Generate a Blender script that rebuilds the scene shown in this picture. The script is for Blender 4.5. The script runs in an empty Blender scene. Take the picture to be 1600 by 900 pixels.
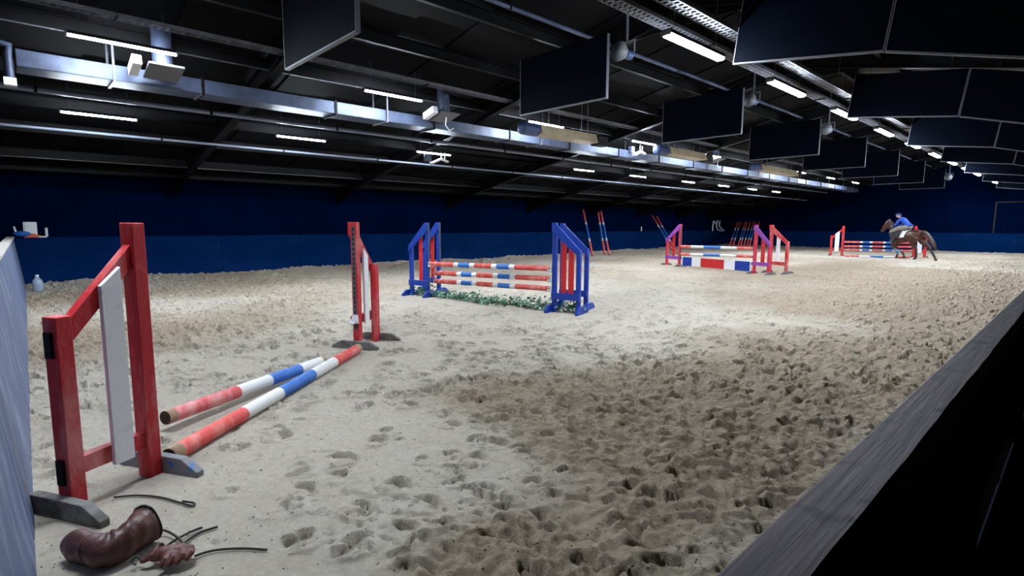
import bpy, bmesh, math, random
import numpy as np
from mathutils import Vector, Matrix, Euler

# ------------------------------------------------------------------ camera, world, exposure
SC = bpy.context.scene
COL = SC.collection
CAM_H = 1.6
F_PX = 840.0
def _n(a): return a / np.linalg.norm(a)
def _r(u, v): return np.array([u - 800.0, v - 450.0, F_PX])
_up = _n(np.cross(_r(400, 349), _r(1700, 355)))
if _up[1] > 0: _up = -_up
_dy = _n(_r(1705, 355)); _dy = _n(_dy - _up * (_dy @ _up))
_dx = np.cross(_dy, _up)
if _dx[0] < 0: _dx = -_dx
ROT = np.stack([_dx, _dy, _up])
cam_data = bpy.data.cameras.new('camera')
cam_data.sensor_width = 36.0
cam_data.lens = F_PX / 1600.0 * 36.0
cam_data.clip_start = 0.05
cam_data.clip_end = 200
cam = bpy.data.objects.new('camera', cam_data)
COL.objects.link(cam)
_r3, _u3, _b3 = ROT[:, 0], -ROT[:, 1], -ROT[:, 2]
cam.matrix_world = Matrix(((_r3[0], _u3[0], _b3[0], 0), (_r3[1], _u3[1], _b3[1], 0), (_r3[2], _u3[2], _b3[2], CAM_H), (0, 0, 0, 1)))
SC.camera = cam
world = bpy.data.worlds.new('world'); SC.world = world
world.use_nodes = True
world.node_tree.nodes['Background'].inputs[0].default_value = (0.02, 0.03, 0.05, 1)
world.node_tree.nodes['Background'].inputs[1].default_value = 0.1
SC.view_settings.view_transform = 'Standard'
SC.view_settings.look = 'None'
SC.view_settings.gamma = 1.0
SC.view_settings.use_curve_mapping = False
SC.view_settings.exposure = 1.88
SC.cycles.use_denoising = True
SC.cycles.max_bounces = 6
SC.cycles.diffuse_bounces = 4
SC.cycles.sample_clamp_indirect = 6.0
LED_RIDGE = 96.0      # strength of the strip lights
LED_SIDE = 150.0
LED_COLOR = (0.80, 0.90, 1.0, 1)

def at(u, v, z=0.0):
    """point of the photograph's pixel (u, v) on the horizontal plane z"""
    d = ROT @ _r(u, v)
    t = (z - CAM_H) / d[2]
    return Vector((d[0] * t, d[1] * t, z))
def at_y(u, v, y):
    d = ROT @ _r(u, v); t = y / d[1]
    return Vector((d[0] * t, y, CAM_H + d[2] * t))
def at_x(u, v, x):
    d = ROT @ _r(u, v); t = x / d[0]
    return Vector((x, d[1] * t, CAM_H + d[2] * t))
def proj(p):
    c = ROT.T @ np.array([p[0], p[1], p[2] - CAM_H])
    return 800 + F_PX * c[0] / c[2], 450 + F_PX * c[1] / c[2]
def height_at(base, v):
    lo, hi = 0.0, 6.0
    for _ in range(40):
        m = (lo + hi) / 2
        if proj((base[0], base[1], m))[1] > v: lo = m
        else: hi = m
    return lo

# ------------------------------------------------------------------ materials
def srgb(r, g, b):
    f = lambda c: (c / 255 / 12.92) if c / 255 <= 0.04045 else ((c / 255 + 0.055) / 1.055) ** 2.4
    return (f(r), f(g), f(b), 1)
MATS = {}
def mat(name, base, rough=0.6, metal=0.0, other=None, scale=6.0, amount=(0.45, 0.65), stretch=(1, 1, 1), bump=0.0, bump_scale=40.0, spec=0.5, detail=6.0, coord='Object'):
    m = bpy.data.materials.new(name); m.use_nodes = True
    nt = m.node_tree; N = nt.nodes; L = nt.links
    b = N['Principled BSDF']
    b.inputs['Roughness'].default_value = rough
    b.inputs['Metallic'].default_value = metal
    b.inputs['Specular IOR Level'].default_value = spec
    b.inputs['Base Color'].default_value = base
    tc = N.new('ShaderNodeTexCoord'); mp = N.new('ShaderNodeMapping')
    mp.inputs['Scale'].default_value = stretch
    L.new(tc.outputs[coord], mp.inputs['Vector'])
    if other is not None:
        no = N.new('ShaderNodeTexNoise'); no.inputs['Scale'].default_value = scale; no.inputs['Detail'].default_value = detail
        no.inputs['Roughness'].default_value = 0.65
        L.new(mp.outputs[0], no.inputs['Vector'])
        mr = N.new('ShaderNodeMapRange'); mr.inputs['From Min'].default_value = amount[0]; mr.inputs['From Max'].default_value = amount[1]
        L.new(no.outputs['Fac'], mr.inputs['Value'])
        mx = N.new('ShaderNodeMix'); mx.data_type = 'RGBA'
        mx.inputs['A'].default_value = base; mx.inputs['B'].default_value = other
        L.new(mr.outputs['Result'], mx.inputs['Factor'])
        L.new(mx.outputs['Result'], b.inputs['Base Color'])
    if bump > 0:
        n2 = N.new('ShaderNodeTexNoise'); n2.inputs['Scale'].default_value = bump_scale; n2.inputs['Detail'].default_value = 5
        L.new(mp.outputs[0], n2.inputs['Vector'])
        bp = N.new('ShaderNodeBump'); bp.inputs['Strength'].default_value = bump; bp.inputs['Distance'].default_value = 0.01
        L.new(n2.outputs['Fac'], bp.inputs['Height']); L.new(bp.outputs['Normal'], b.inputs['Normal'])
    MATS[name] = m
    return m
def emit(name, color, strength):
    m = bpy.data.materials.new(name); m.use_nodes = True
    nt = m.node_tree; nt.nodes.clear()
    e = nt.nodes.new('ShaderNodeEmission'); o = nt.nodes.new('ShaderNodeOutputMaterial')
    e.inputs[0].default_value = color; e.inputs[1].default_value = strength
    nt.links.new(e.outputs[0], o.inputs[0]); MATS[name] = m
    return m

RED = mat('red_paint', srgb(196, 26, 34), 0.5, other=srgb(222, 120, 112), scale=9, amount=(0.55, 0.8), bump=0.15)
RED_WORN = mat('worn_red_paint', srgb(186, 24, 36), 0.6, other=srgb(214, 140, 138), scale=5, amount=(0.46, 0.76), stretch=(1, 1, 0.35), bump=0.25, bump_scale=60)
WHITE = mat('white_paint', srgb(232, 232, 236), 0.5, other=srgb(196, 192, 188), scale=7, amount=(0.55, 0.8), bump=0.12)
BLUE = mat('blue_paint', srgb(0, 50, 148), 0.45, other=srgb(6, 66, 168), scale=8, amount=(0.5, 0.75), bump=0.1)
PURPLE = mat('purple_paint', srgb(140, 62, 158), 0.5, other=srgb(168, 92, 180), scale=8, amount=(0.5, 0.75), bump=0.1)
CRIMSON = mat('crimson_paint', srgb(200, 40, 70), 0.5, other=srgb(214, 84, 92), scale=8, amount=(0.5, 0.75), bump=0.1)
P_RED = mat('pole_red', srgb(214, 78, 72), 0.6, other=srgb(228, 150, 140), scale=7, amount=(0.5, 0.75), stretch=(1, 1, 0.3), bump=0.15)
P_PINK = mat('pole_faded_red', srgb(206, 84, 88), 0.6, other=srgb(222, 160, 156), scale=7, amount=(0.44, 0.7), stretch=(1, 1, 0.3), bump=0.15)
P_WHITE = mat('pole_white', srgb(226, 224, 222), 0.6, other=srgb(188, 180, 172), scale=8, amount=(0.55, 0.72), stretch=(1, 1, 0.25), bump=0.15)
P_BLUE = mat('pole_blue', srgb(36, 104, 190), 0.55, other=srgb(70, 132, 206), scale=8, amount=(0.5, 0.75), stretch=(1, 1, 0.3), bump=0.15)
RAW = mat('bare_wood', srgb(186, 158, 132), 0.8, other=srgb(140, 112, 90), scale=12, amount=(0.4, 0.65), stretch=(1, 1, 0.2), bump=0.2)
ENDGRAIN = mat('end_grain', srgb(58, 40, 32), 0.9, other=srgb(32, 22, 18), scale=14, amount=(0.4, 0.65), bump=0.3)
FOOT = mat('grey_foot_wood', srgb(120, 118, 116), 0.8, other=srgb(78, 74, 70), scale=10, amount=(0.4, 0.65), stretch=(0.3, 1, 1), bump=0.3)
FOOT_BLUE = mat('foot_grey_blue_paint', srgb(122, 122, 124), 0.7, other=srgb(40, 110, 190), scale=14, amount=(0.54, 0.6), bump=0.2)
NAVY = mat('navy_wall_boards', srgb(0, 15, 46), 0.9, other=srgb(0, 10, 34), scale=0.5, amount=(0.35, 0.7), bump=0.05, bump_scale=4, spec=0.0)
NAVY_KICK = mat('navy_kickboard', srgb(0, 32, 76), 0.8, other=srgb(16, 44, 90), scale=0.9, amount=(0.5, 0.85), stretch=(1, 1, 2), bump=0.06, bump_scale=6, spec=0.03)
KICK_GREY = mat('scuffed_grey_kickboard', srgb(84, 96, 128), 0.6, other=srgb(146, 156, 178), scale=2.4, amount=(0.46, 0.76), stretch=(2.5, 2, 0.7), bump=0.2, bump_scale=9)
CAP = mat('pale_capping', srgb(208, 200, 192), 0.7, other=srgb(150, 142, 136), scale=6, amount=(0.45, 0.7), bump=0.1)
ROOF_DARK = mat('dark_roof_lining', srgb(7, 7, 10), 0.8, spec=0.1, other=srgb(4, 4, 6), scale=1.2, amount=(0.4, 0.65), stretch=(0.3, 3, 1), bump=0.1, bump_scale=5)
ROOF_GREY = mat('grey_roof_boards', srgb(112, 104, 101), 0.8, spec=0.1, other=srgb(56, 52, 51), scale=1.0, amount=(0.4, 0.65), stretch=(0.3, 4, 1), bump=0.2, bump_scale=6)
STEEL = mat('dark_steel', srgb(17, 16, 19), 0.55, metal=0.0, spec=0.12, other=srgb(9, 9, 11), scale=3, amount=(0.4, 0.7), bump=0.05)
PURLIN = mat('purlin_steel', srgb(20, 19, 21), 0.55, spec=0.1, other=srgb(9, 9, 10), scale=4, amount=(0.4, 0.7))
STEEL_LT = mat('pale_steel', srgb(96, 97, 104), 0.5, metal=0.2, other=srgb(62, 62, 68), scale=5, amount=(0.4, 0.7))
GALV = mat('galvanised_sheet', srgb(72, 82, 106), 0.5, metal=0.35, other=srgb(38, 45, 64), scale=2.2, amount=(0.4, 0.7), bump=0.12, bump_scale=3)
PIPE = mat('painted_pipe', srgb(120, 128, 146), 0.4)
WHITE_PLASTIC = mat('white_plastic', srgb(226, 228, 232), 0.4)
BLACK = mat('black_board', srgb(3, 6, 16), 0.6, other=srgb(2, 4, 10), scale=2, amount=(0.4, 0.7), spec=0.015)
EDGE = mat('aluminium_edge', srgb(74, 76, 84), 0.5, metal=0.2)
CREAM = mat('cream_enamel', srgb(176, 160, 132), 0.5, other=srgb(146, 130, 104), scale=3, amount=(0.45, 0.7))
DARKBLUE = mat('dark_blue_enamel', srgb(44, 62, 100), 0.45)
GREY = mat('grey_plastic', srgb(92, 94, 98), 0.5)
LEATHER = mat('brown_leather', srgb(72, 40, 36), 0.45, other=srgb(104, 66, 60), scale=9, amount=(0.45, 0.72), bump=0.25, bump_scale=60)
LEATHER_RED = mat('reddish_leather', srgb(98, 50, 44), 0.5, other=srgb(66, 32, 30), scale=20, amount=(0.45, 0.7), bump=0.3, bump_scale=80)
CORD = mat('dark_cord', srgb(34, 28, 26), 0.7)
LEAF = mat('ivy_leaf', srgb(62, 118, 84), 0.45, other=srgb(150, 184, 168), scale=6, amount=(0.46, 0.66))
STEM = mat('ivy_stem', srgb(88, 66, 44), 0.8)
COAT = mat('bay_coat', srgb(72, 34, 17), 0.4, other=srgb(46, 21, 12), scale=2.5, amount=(0.4, 0.7))
COAT_DARK = mat('dark_points', srgb(34, 22, 20), 0.5, other=srgb(52, 30, 24), scale=6, amount=(0.4, 0.7))
MANE = mat('dark_hair', srgb(44, 28, 28), 0.55, other=srgb(72, 46, 42), scale=14, amount=(0.4, 0.7), bump=0.3)
JACKET = mat('royal_blue_cloth', srgb(18, 72, 176), 0.7, other=srgb(14, 56, 150), scale=5, amount=(0.4, 0.7), bump=0.1)
HELMET = mat('blue_helmet_shell', srgb(24, 66, 122), 0.35, other=srgb(120, 160, 200), scale=8, amount=(0.6, 0.7))
BREECHES = mat('taupe_breeches', srgb(138, 130, 118), 0.8, other=srgb(118, 110, 98), scale=6, amount=(0.4, 0.7))
SKIN = mat('skin', srgb(214, 164, 140), 0.5)
HAIR = mat('brown_hair', srgb(60, 42, 32), 0.6)
BLACK_LEATHER = mat('black_leather', srgb(22, 22, 28), 0.4)
SADDLE_PAD = mat('white_saddle_pad', srgb(226, 226, 230), 0.8)
BOOT_GREY = mat('blue_grey_boot', srgb(96, 124, 150), 0.6)
ORANGE = mat('orange_plastic', srgb(206, 98, 60), 0.5)
BLUE_PLASTIC = mat('blue_plastic', srgb(24, 96, 178), 0.45)
CLEAR = mat('clear_plastic', srgb(196, 214, 236), 0.15)
CLEAR.node_tree.nodes['Principled BSDF'].inputs['Transmission Weight'].default_value = 0.5
HOLE = mat('dark_hole', srgb(14, 14, 18), 0.9)
OUTER = mat('black_outer_boards', srgb(20, 19, 22), 0.8, other=srgb(12, 12, 14), scale=3, amount=(0.4, 0.7), bump=0.1)
E_RIDGE = emit('led_ridge', LED_COLOR, LED_RIDGE)
E_SIDE = emit('led_side', LED_COLOR, LED_SIDE)

# rail wood: grain lines running along the beam, knots and blue paint marks
def rail_wood():
    m = mat('weathered_rail_wood', srgb(78, 66, 74), 0.6, other=srgb(30, 22, 24), scale=2.4, amount=(0.36, 0.66), stretch=(22, 0.8, 22), bump=0.2, bump_scale=5, spec=0.2, detail=9)
    nt = m.node_tree; N = nt.nodes; L = nt.links; b = N['Principled BSDF']
    src = b.inputs['Base Color'].links[0].from_socket
    tc = N.new('ShaderNodeTexCoord'); no = N.new('ShaderNodeTexNoise'); no.inputs['Scale'].default_value = 9; no.inputs['Detail'].default_value = 4
    L.new(tc.outputs['Object'], no.inputs['Vector'])
    mr = N.new('ShaderNodeMapRange'); mr.inputs['From Min'].default_value = 0.60; mr.inputs['From Max'].default_value = 0.68
    L.new(no.outputs['Fac'], mr.inputs['Value'])
    mx = N.new('ShaderNodeMix'); mx.data_type = 'RGBA'; mx.inputs['B'].default_value = srgb(16, 17, 30)
    L.new(src, mx.inputs['A']); L.new(mr.outputs['Result'], mx.inputs['Factor'])
    L.new(mx.outputs['Result'], b.inputs['Base Color'])
    return m
RAIL = rail_wood()

# ------------------------------------------------------------------ mesh builder
class MB:
    def __init__(s): s.v = []; s.f = []; s.m = []; s.smooth = []
    def add(s, vs, fs, mi=0, smooth=False):
        o = len(s.v); s.v += [tuple(p) for p in vs]
        for f in fs: s.f.append([o + i for i in f]); s.m.append(mi); s.smooth.append(smooth)
    def box(s, c, size, rot=None, mi=0):
        hx, hy, hz = size[0] / 2, size[1] / 2, size[2] / 2
        R = rot if rot is not None else Matrix.Identity(3)
        vs = [Vector(c) + R @ Vector((x * hx, y * hy, z * hz)) for x in (-1, 1) for y in (-1, 1) for z in (-1, 1)]
        s.add(vs, [(0, 1, 3, 2), (4, 6, 7, 5), (0, 4, 5, 1), (2, 3, 7, 6), (0, 2, 6, 4), (1, 5, 7, 3)], mi)
    def bar(s, p0, p1, w, d, side=Vector((0, 0, 1)), mi=0):
        """rectangular bar between two points; w across 'side x axis', d along side"""
        p0, p1 = Vector(p0), Vector(p1); ax = (p1 - p0).normalized()
        a = ax.cross(Vector(side)).normalized(); b = a.cross(ax).normalized()
        vs = [p + a * (sx * w / 2) + b * (sy * d / 2) for p in (p0, p1) for sx, sy in ((-1, -1), (1, -1), (1, 1), (-1, 1))]
        s.add(vs, [(3, 2, 1, 0), (4, 5, 6, 7), (0, 1, 5, 4), (1, 2, 6, 5), (2, 3, 7, 6), (3, 0, 4, 7)], mi)
    def prism(s, pts, axis_vec, mi=0):
        """polygon pts (3D, planar) extruded along axis_vec"""
        n = len(pts); a = Vector(axis_vec)
        vs = [Vector(p) for p in pts] + [Vector(p) + a for p in pts]
        s.add(vs, [tuple(range(n - 1, -1, -1)), tuple(range(n, 2 * n))] + [(i, (i + 1) % n, n + (i + 1) % n, n + i) for i in range(n)], mi)
    def tube(s, pts, radii, n=10, mi=0, caps=True, squash=None, smooth=True):
        pts = [Vector(p) for p in pts]
        if not hasattr(radii, '__len__'): radii = [radii] * len(pts)
        rings = []; prev = None
        for i, p in enumerate(pts):
            t = (pts[min(i + 1, len(pts) - 1)] - pts[max(i - 1, 0)]).normalized()
            if prev is None:
                ref = Vector((0, 0, 1)) if abs(t.z) < 0.9 else Vector((0, 1, 0))
                a = t.cross(ref).normalized()
            else:
                a = (prev - t * prev.dot(t)).normalized()
            prev = a; b = t.cross(a)
            r = radii[i]; ra, rb = (r, r) if not hasattr(r, '__len__') else r
            rings.append([p + a * (math.cos(2 * math.pi * k / n) * ra) + b * (math.sin(2 * math.pi * k / n) * rb) for k in range(n)])
        vs = [q for r in rings for q in r]; fs = []
        for i in range(len(pts) - 1):
            for k in range(n):
                fs.append((i * n + k, i * n + (k + 1) % n, (i + 1) * n + (k + 1) % n, (i + 1) * n + k))
        s.add(vs, fs, mi, smooth)
        if caps:
            s.add(rings[0], [tuple(range(n - 1, -1, -1))], mi); s.add(rings[-1], [tuple(range(n))], mi)
    def loft(s, rings, mi=0, caps=True, smooth=True):
        n = len(rings[0]); vs = [q for r in rings for q in r]; fs = []
        for i in range(len(rings) - 1):
            for k in range(n):
                fs.append((i * n + k, i * n + (k + 1) % n, (i + 1) * n + (k + 1) % n, (i + 1) * n + k))
        if caps: fs += [tuple(range(n - 1, -1, -1)), tuple(range((len(rings) - 1) * n, len(rings) * n))]
        s.add(vs, fs, mi, smooth)
    def ball(s, c, r, n=10, m=7, mi=0):
        if not hasattr(r, '__len__'): r = (r, r, r)
        vs = []; fs = []
        for i in range(1, m):
            th = math.pi * i / m
            for k in range(n):
                ph = 2 * math.pi * k / n
                vs.append((c[0] + r[0] * math.sin(th) * math.cos(ph), c[1] + r[1] * math.sin(th) * math.sin(ph), c[2] + r[2] * math.cos(th)))
        top = len(vs); vs.append((c[0], c[1], c[2] + r[2])); bot = len(vs); vs.append((c[0], c[1], c[2] - r[2]))
        for i in range(m - 2):
            for k in range(n): fs.append((i * n + k, (i + 1) * n + k, (i + 1) * n + (k + 1) % n, i * n + (k + 1) % n))
        for k in range(n):
            fs.append((top, k, (k + 1) % n)); fs.append((bot, (m - 2) * n + (k + 1) % n, (m - 2) * n + k))
        s.add(vs, fs, mi, True)
    def build(s, name, mats, parent=None, bevel=0.0, fix=True, remesh=0.0, smooth_it=0, subsurf=0):
        me = bpy.data.meshes.new(name)
        me.from_pydata(s.v, [], s.f)
        if not isinstance(mats, (list, tuple)): mats = [mats]
        for m in mats: me.materials.append(m)
        me.polygons.foreach_set('material_index', s.m); me.polygons.foreach_set('use_smooth', s.smooth)
        if fix:
            bm = bmesh.new(); bm.from_mesh(me); bmesh.ops.recalc_face_normals(bm, faces=bm.faces); bm.to_mesh(me); bm.free()
        me.update()
        o = bpy.data.objects.new(name, me); COL.objects.link(o)
        if parent is not None: o.parent = parent
        if remesh:
            md = o.modifiers.new('remesh', 'REMESH'); md.mode = 'VOXEL'; md.voxel_size = remesh; md.use_smooth_shade = True
        if smooth_it:
            md = o.modifiers.new('smooth', 'SMOOTH'); md.iterations = smooth_it; md.factor = 0.5
        if bevel:
            md = o.modifiers.new('bevel', 'BEVEL'); md.width = bevel; md.segments = 2; md.limit_method = 'ANGLE'
        if subsurf:
            md = o.modifiers.new('subsurf', 'SUBSURF'); md.levels = subsurf; md.render_levels = subsurf
        return o

def tag(o, label, cat, group=None):
    o['label'] = label; o['category'] = cat
    if group: o['group'] = group
    return o
def thing(name, label, cat, loc=(0, 0, 0), rotz=0.0, group=None):
    o = bpy.data.objects.new(name, None); COL.objects.link(o)
    o.empty_display_size = 0.1
    o.location = loc; o.rotation_euler = (0, 0, rotz)
    return tag(o, label, cat, group)
def struct(o, label=None):
    o['kind'] = 'structure'
    if label: o['label'] = label; o['category'] = 'structure'
    return o
def dup(root, loc, rot=None, label=None, group=None):
    r = root.copy(); COL.objects.link(r); r.location = loc
    if rot is not None: r.rotation_euler = rot
    if label: r['label'] = label
    if group: r['group'] = group
    for ch in list(root.children):
        c = ch.copy(); COL.objects.link(c); c.parent = r
        for g in ch.children:
            d = g.copy(); COL.objects.link(d); d.parent = c
    return r
ORD = ['nearest the camera', 'second from the camera', 'third from the camera', 'fourth from the camera', 'fifth from the camera', 'sixth from the camera', 'seventh from the camera', 'eighth from the camera', 'ninth from the camera', 'tenth from the camera', 'eleventh from the camera', 'twelfth from the camera', 'thirteenth from the camera']

# ------------------------------------------------------------------ room constants
Y_FAR = 42.4
Y_BACK = -4.0
X_RIGHT = 4.0
def wall_x(y): return -18.0 - 0.045 * y
EAVE = 2.82
RIDGE_X = -4.8
def roof_z(x):
    ridge = 5.55
    if x <= RIDGE_X: return ridge - 0.2 * (RIDGE_X - x)
    return ridge - 0.2 * (x - RIDGE_X)
KICK_H = 1.2

# ------------------------------------------------------------------ the sand floor
rng = np.random.RandomState(7)
def spaced(a, b, fine, fine_end, grow, cap):
    out = [a]; st = fine
    while out[-1] < b:
        if out[-1] > fine_end: st = min(st * (1 + grow), cap)
        out.append(out[-1] + st)
    return np.array(out)
gx = -spaced(0.25, 21.0, 0.0125, 4.2, 0.007, 0.045)[::-1]
gy = spaced(-0.6, 43.0, 0.0125, 3.4, 0.007, 0.065)
NX, NY = len(gx), len(gy)
GX, GY = np.meshgrid(gx, gy)          # rows follow y
def value_noise(x, y, scale, seed):
    r = np.random.RandomState(seed); T = r.rand(256, 256)
    xs, ys = x / scale + 1000.0, y / scale + 1000.0
    xi, yi = np.floor(xs).astype(int), np.floor(ys).astype(int)
    fx, fy = xs - xi, ys - yi
    fx = fx * fx * (3 - 2 * fx); fy = fy * fy * (3 - 2 * fy)
    a = T[yi % 256, xi % 256]; b = T[yi % 256, (xi + 1) % 256]; c = T[(yi + 1) % 256, xi % 256]; d = T[(yi + 1) % 256, (xi + 1) % 256]
    return (a * (1 - fx) + b * fx) * (1 - fy) + (c * (1 - fx) + d * fx) * fy - 0.5
def fbm(x, y, scale, seed, octs=4):
    s = 0; a = 1.0
    for i in range(octs):
        s = s + a * value_noise(x, y, scale / (2 ** i), seed + i); a *= 0.5
    return s
PALE = [(720, 505, 3.0, 1.0), (960, 540, 2.4, 1.0), (1080, 500, 3.2, .9), (560, 565, 1.4, .8), (420, 590, 1.0, .5), (430, 690, .8, .9), (500, 780, .6, .9), (330, 830, .6, .8), (640, 690, .7, .7), (930, 800, .45, .6), (1230, 720, .8, .6), (1120, 860, .4, .6), (760, 760, .5, .6), (1000, 440, 4.0, .5), (330, 505, 1.6, .45)]
CHURN = [(760, 615, 1.2, 1.0), (1000, 615, 1.6, 1.1), (1230, 560, 2.2, 1.1), (1420, 500, 3.0, 1.0), (1040, 720, .8, .8), (880, 850, .5, .8), (1060, 830, .45, .8), (720, 870, .35, .9), (200, 540, 1.8, .8), (420, 520, 1.5, .6), (1350, 440, 5.0, .8), (800, 440, 3.0, .3), (620, 610, .6, .8)]
PALE = [(at(u, v), s, w) for u, v, s, w in PALE]
CHURN = [(at(u, v), s, w) for u, v, s, w in CHURN]
def churn_mask(x, y):
    c = 0.5 + 1.1 * fbm(x, y, 2.4, 31, 4)
    for p, s, w in CHURN: c = c + w * np.exp(-((x - p.x) ** 2 + (y - p.y) ** 2) / (2 * s * s))
    for p, s, w in PALE: c = c - w * np.exp(-((x - p.x) ** 2 + (y - p.y) ** 2) / (2 * s * s))
    return np.clip(c, 0, 1)
CM = churn_mask(GX, GY)
H = 0.02 * fbm(GX, GY, 1.1, 3, 3)
def ridged(scale, seed): return 0.5 - np.abs(fbm(GX, GY, scale, seed, 3))
WX, WY = GX + 0.08 * fbm(GX, GY, 0.3, 51, 2), GY + 0.08 * fbm(GX, GY, 0.3, 61, 2)
H += (0.18 + 0.82 * CM) * (0.036 * fbm(WX, WY, 0.28, 11, 4) + 0.050 * fbm(WX, WY, 0.065, 17, 3) + 0.03 * ridged(0.12, 23))
# broken crust: thin lifted flakes and small pits
CR = fbm(WX, WY, 0.16, 91, 4)
H += 0.020 * np.clip((CR - 0.12) / 0.03, 0, 1) * np.clip((fbm(GX, GY, 0.7, 95, 2) + 0.15) * 3, 0, 1) * (0.4 + 0.6 * (1 - CM))
PT = value_noise(GX, GY, 0.035, 97)
H -= 0.045 * np.clip((PT - 0.31) / 0.08, 0, 1) * np.clip(fbm(GX, GY, 0.6, 99, 2) * 3 + 0.2, 0, 1)
WDX = 0.055 * fbm(GX, GY, 0.10, 201, 3); WDY = 0.055 * fbm(GX, GY, 0.10, 211, 3)
def stamp(px, py, heading, depth, size, heel=0.2):
    R = size * 2.1
    i0, i1 = np.searchsorted(gx, [px - R, px + R]); j0, j1 = np.searchsorted(gy, [py - R, py + R])
    if i1 - i0 < 2 or j1 - j0 < 2: return
    X = GX[j0:j1, i0:i1] - px + WDX[j0:j1, i0:i1]; Y = GY[j0:j1, i0:i1] - py + WDY[j0:j1, i0:i1]
    c, s = math.cos(heading), math.sin(heading)
    a = X * c + Y * s; b = -X * s + Y * c
    r = np.hypot(a / (size * 1.12), b / size)
    edge = np.clip((1.08 - r) / 0.16, 0, 1); edge = edge * edge * (3 - 2 * edge)
    tilt = np.clip((a / size + 1.0 - heel) / (2.0 - heel), 0, 1) ** 1.3
    rim = 0.22 * np.exp(-((r - 1.22) / 0.14) ** 2) * np.clip(0.2 - a / size, 0, 1) + 0.12 * np.exp(-((r - 1.25) / 0.16) ** 2) * np.clip(a / size, 0, 1)
    frog = 0.20 * np.exp(-(b / (0.22 * size)) ** 2) * np.clip((0.7 - r), 0, 1)
    cur = H[j0:j1, i0:i1]
    H[j0:j1, i0:i1] = cur * (1 - 0.7 * edge * tilt) + depth * (-edge * tilt + rim + frog)
n_try = 21000
tx = rng.uniform(-20.5, -0.45, n_try); ty = rng.uniform(-0.2, 42.3, n_try)
tc_ = churn_mask(tx, ty); keep = rng.rand(n_try) < (np.where(np.hypot(tx, ty) < 5.0, 0.32, 0.5) + 0.7 * tc_)
for k in np.nonzero(keep)[0]:
    hd = rng.choice([2.4, math.pi / 2, 2.0, 2.3, 2.8, 0.3]) + rng.normal(0, 0.45)
    stamp(tx[k], ty[k], hd, (rng.uniform(0.05, 0.085) if math.hypot(tx[k], ty[k]) < 4.5 else rng.uniform(0.10, 0.20)) * (1.1 - 0.45 * tc_[k]), rng.uniform(0.05, 0.085) * (1.0 if math.hypot(tx[k], ty[k]) < 6 else 1.2), rng.uniform(0.4, 1.3))
# a second pass: trails of single crisp prints over the smooth crust near the camera
for u, v in [(470, 770), (620, 760), (560, 800), (665, 790), (700, 735), (735, 770), (660, 720), (810, 700), (985, 665), (1060, 720), (1150, 700), (890, 745), (1000, 745), (870, 780), (1210, 750), (1165, 800), (1090, 870), (985, 770), (800, 800), (640, 830), (560, 850), (470, 840), (430, 800), (355, 770), (590, 690), (530, 720), (470, 660), (1120, 650), (1000, 860), (1250, 690), (1290, 655), (900, 880), (760, 850), (690, 860), (830, 860)]:
    p = at(u, v)
    stamp(p.x, p.y, 2.35 + rng.normal(0, 0.35), rng.uniform(0.055, 0.085), rng.uniform(0.055, 0.08), rng.uniform(0.7, 1.4))
# long scrape marks left by a foot
for u0, v0, u1, v1, w in [(900, 770, 915, 850, 0.05), (640, 690, 700, 697, 0.035), (500, 690, 540, 700, 0.03)]:
    a, b = at(u0, v0), at(u1, v1)
    for t in np.linspace(0, 1, 9):
        q = a.lerp(b, t); d2 = (GX - q.x) ** 2 + (GY - q.y) ** 2
        m = np.exp(-d2 / (2 * w * w)); H = H * (1 - 0.5 * m) - 0.008 * m
# the sand lies banked against the boards
dw = GX - wall_x(GY)
H += 0.14 * np.exp(-np.clip(dw, 0, 9) / 0.5) * (0.8 + 1.0 * fbm(GX, GY, 2.5, 77, 3))
H += 0.10 * np.exp(-np.clip(Y_FAR - GY, 0, 9) / 0.5)
H += 0.03 * np.exp(-np.clip(GY + 0.1, 0, 9) / 0.2) + 0.04 * np.exp(-np.clip(-0.3 - GX, 0, 9) / 0.15)
SMOOTH_SPOTS = []
def calm(x, y, r):
    """tread the sand level around something that stands on it"""
    global H
    i0, i1 = np.searchsorted(gx, [x - 3 * r, x + 3 * r]); j0, j1 = np.searchsorted(gy, [y - 3 * r, y + 3 * r])
    d2 = (GX[j0:j1, i0:i1] - x) ** 2 + (GY[j0:j1, i0:i1] - y) ** 2
    H[j0:j1, i0:i1] *= 1 - 0.96 * np.exp(-(d2 / (r * r)) ** 2)
def sand(x, y):
    i = min(max(int(np.searchsorted(gx, x)), 1), NX - 1); j = min(max(int(np.searchsorted(gy, y)), 1), NY - 1)
    return float(H[j, i])

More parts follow.
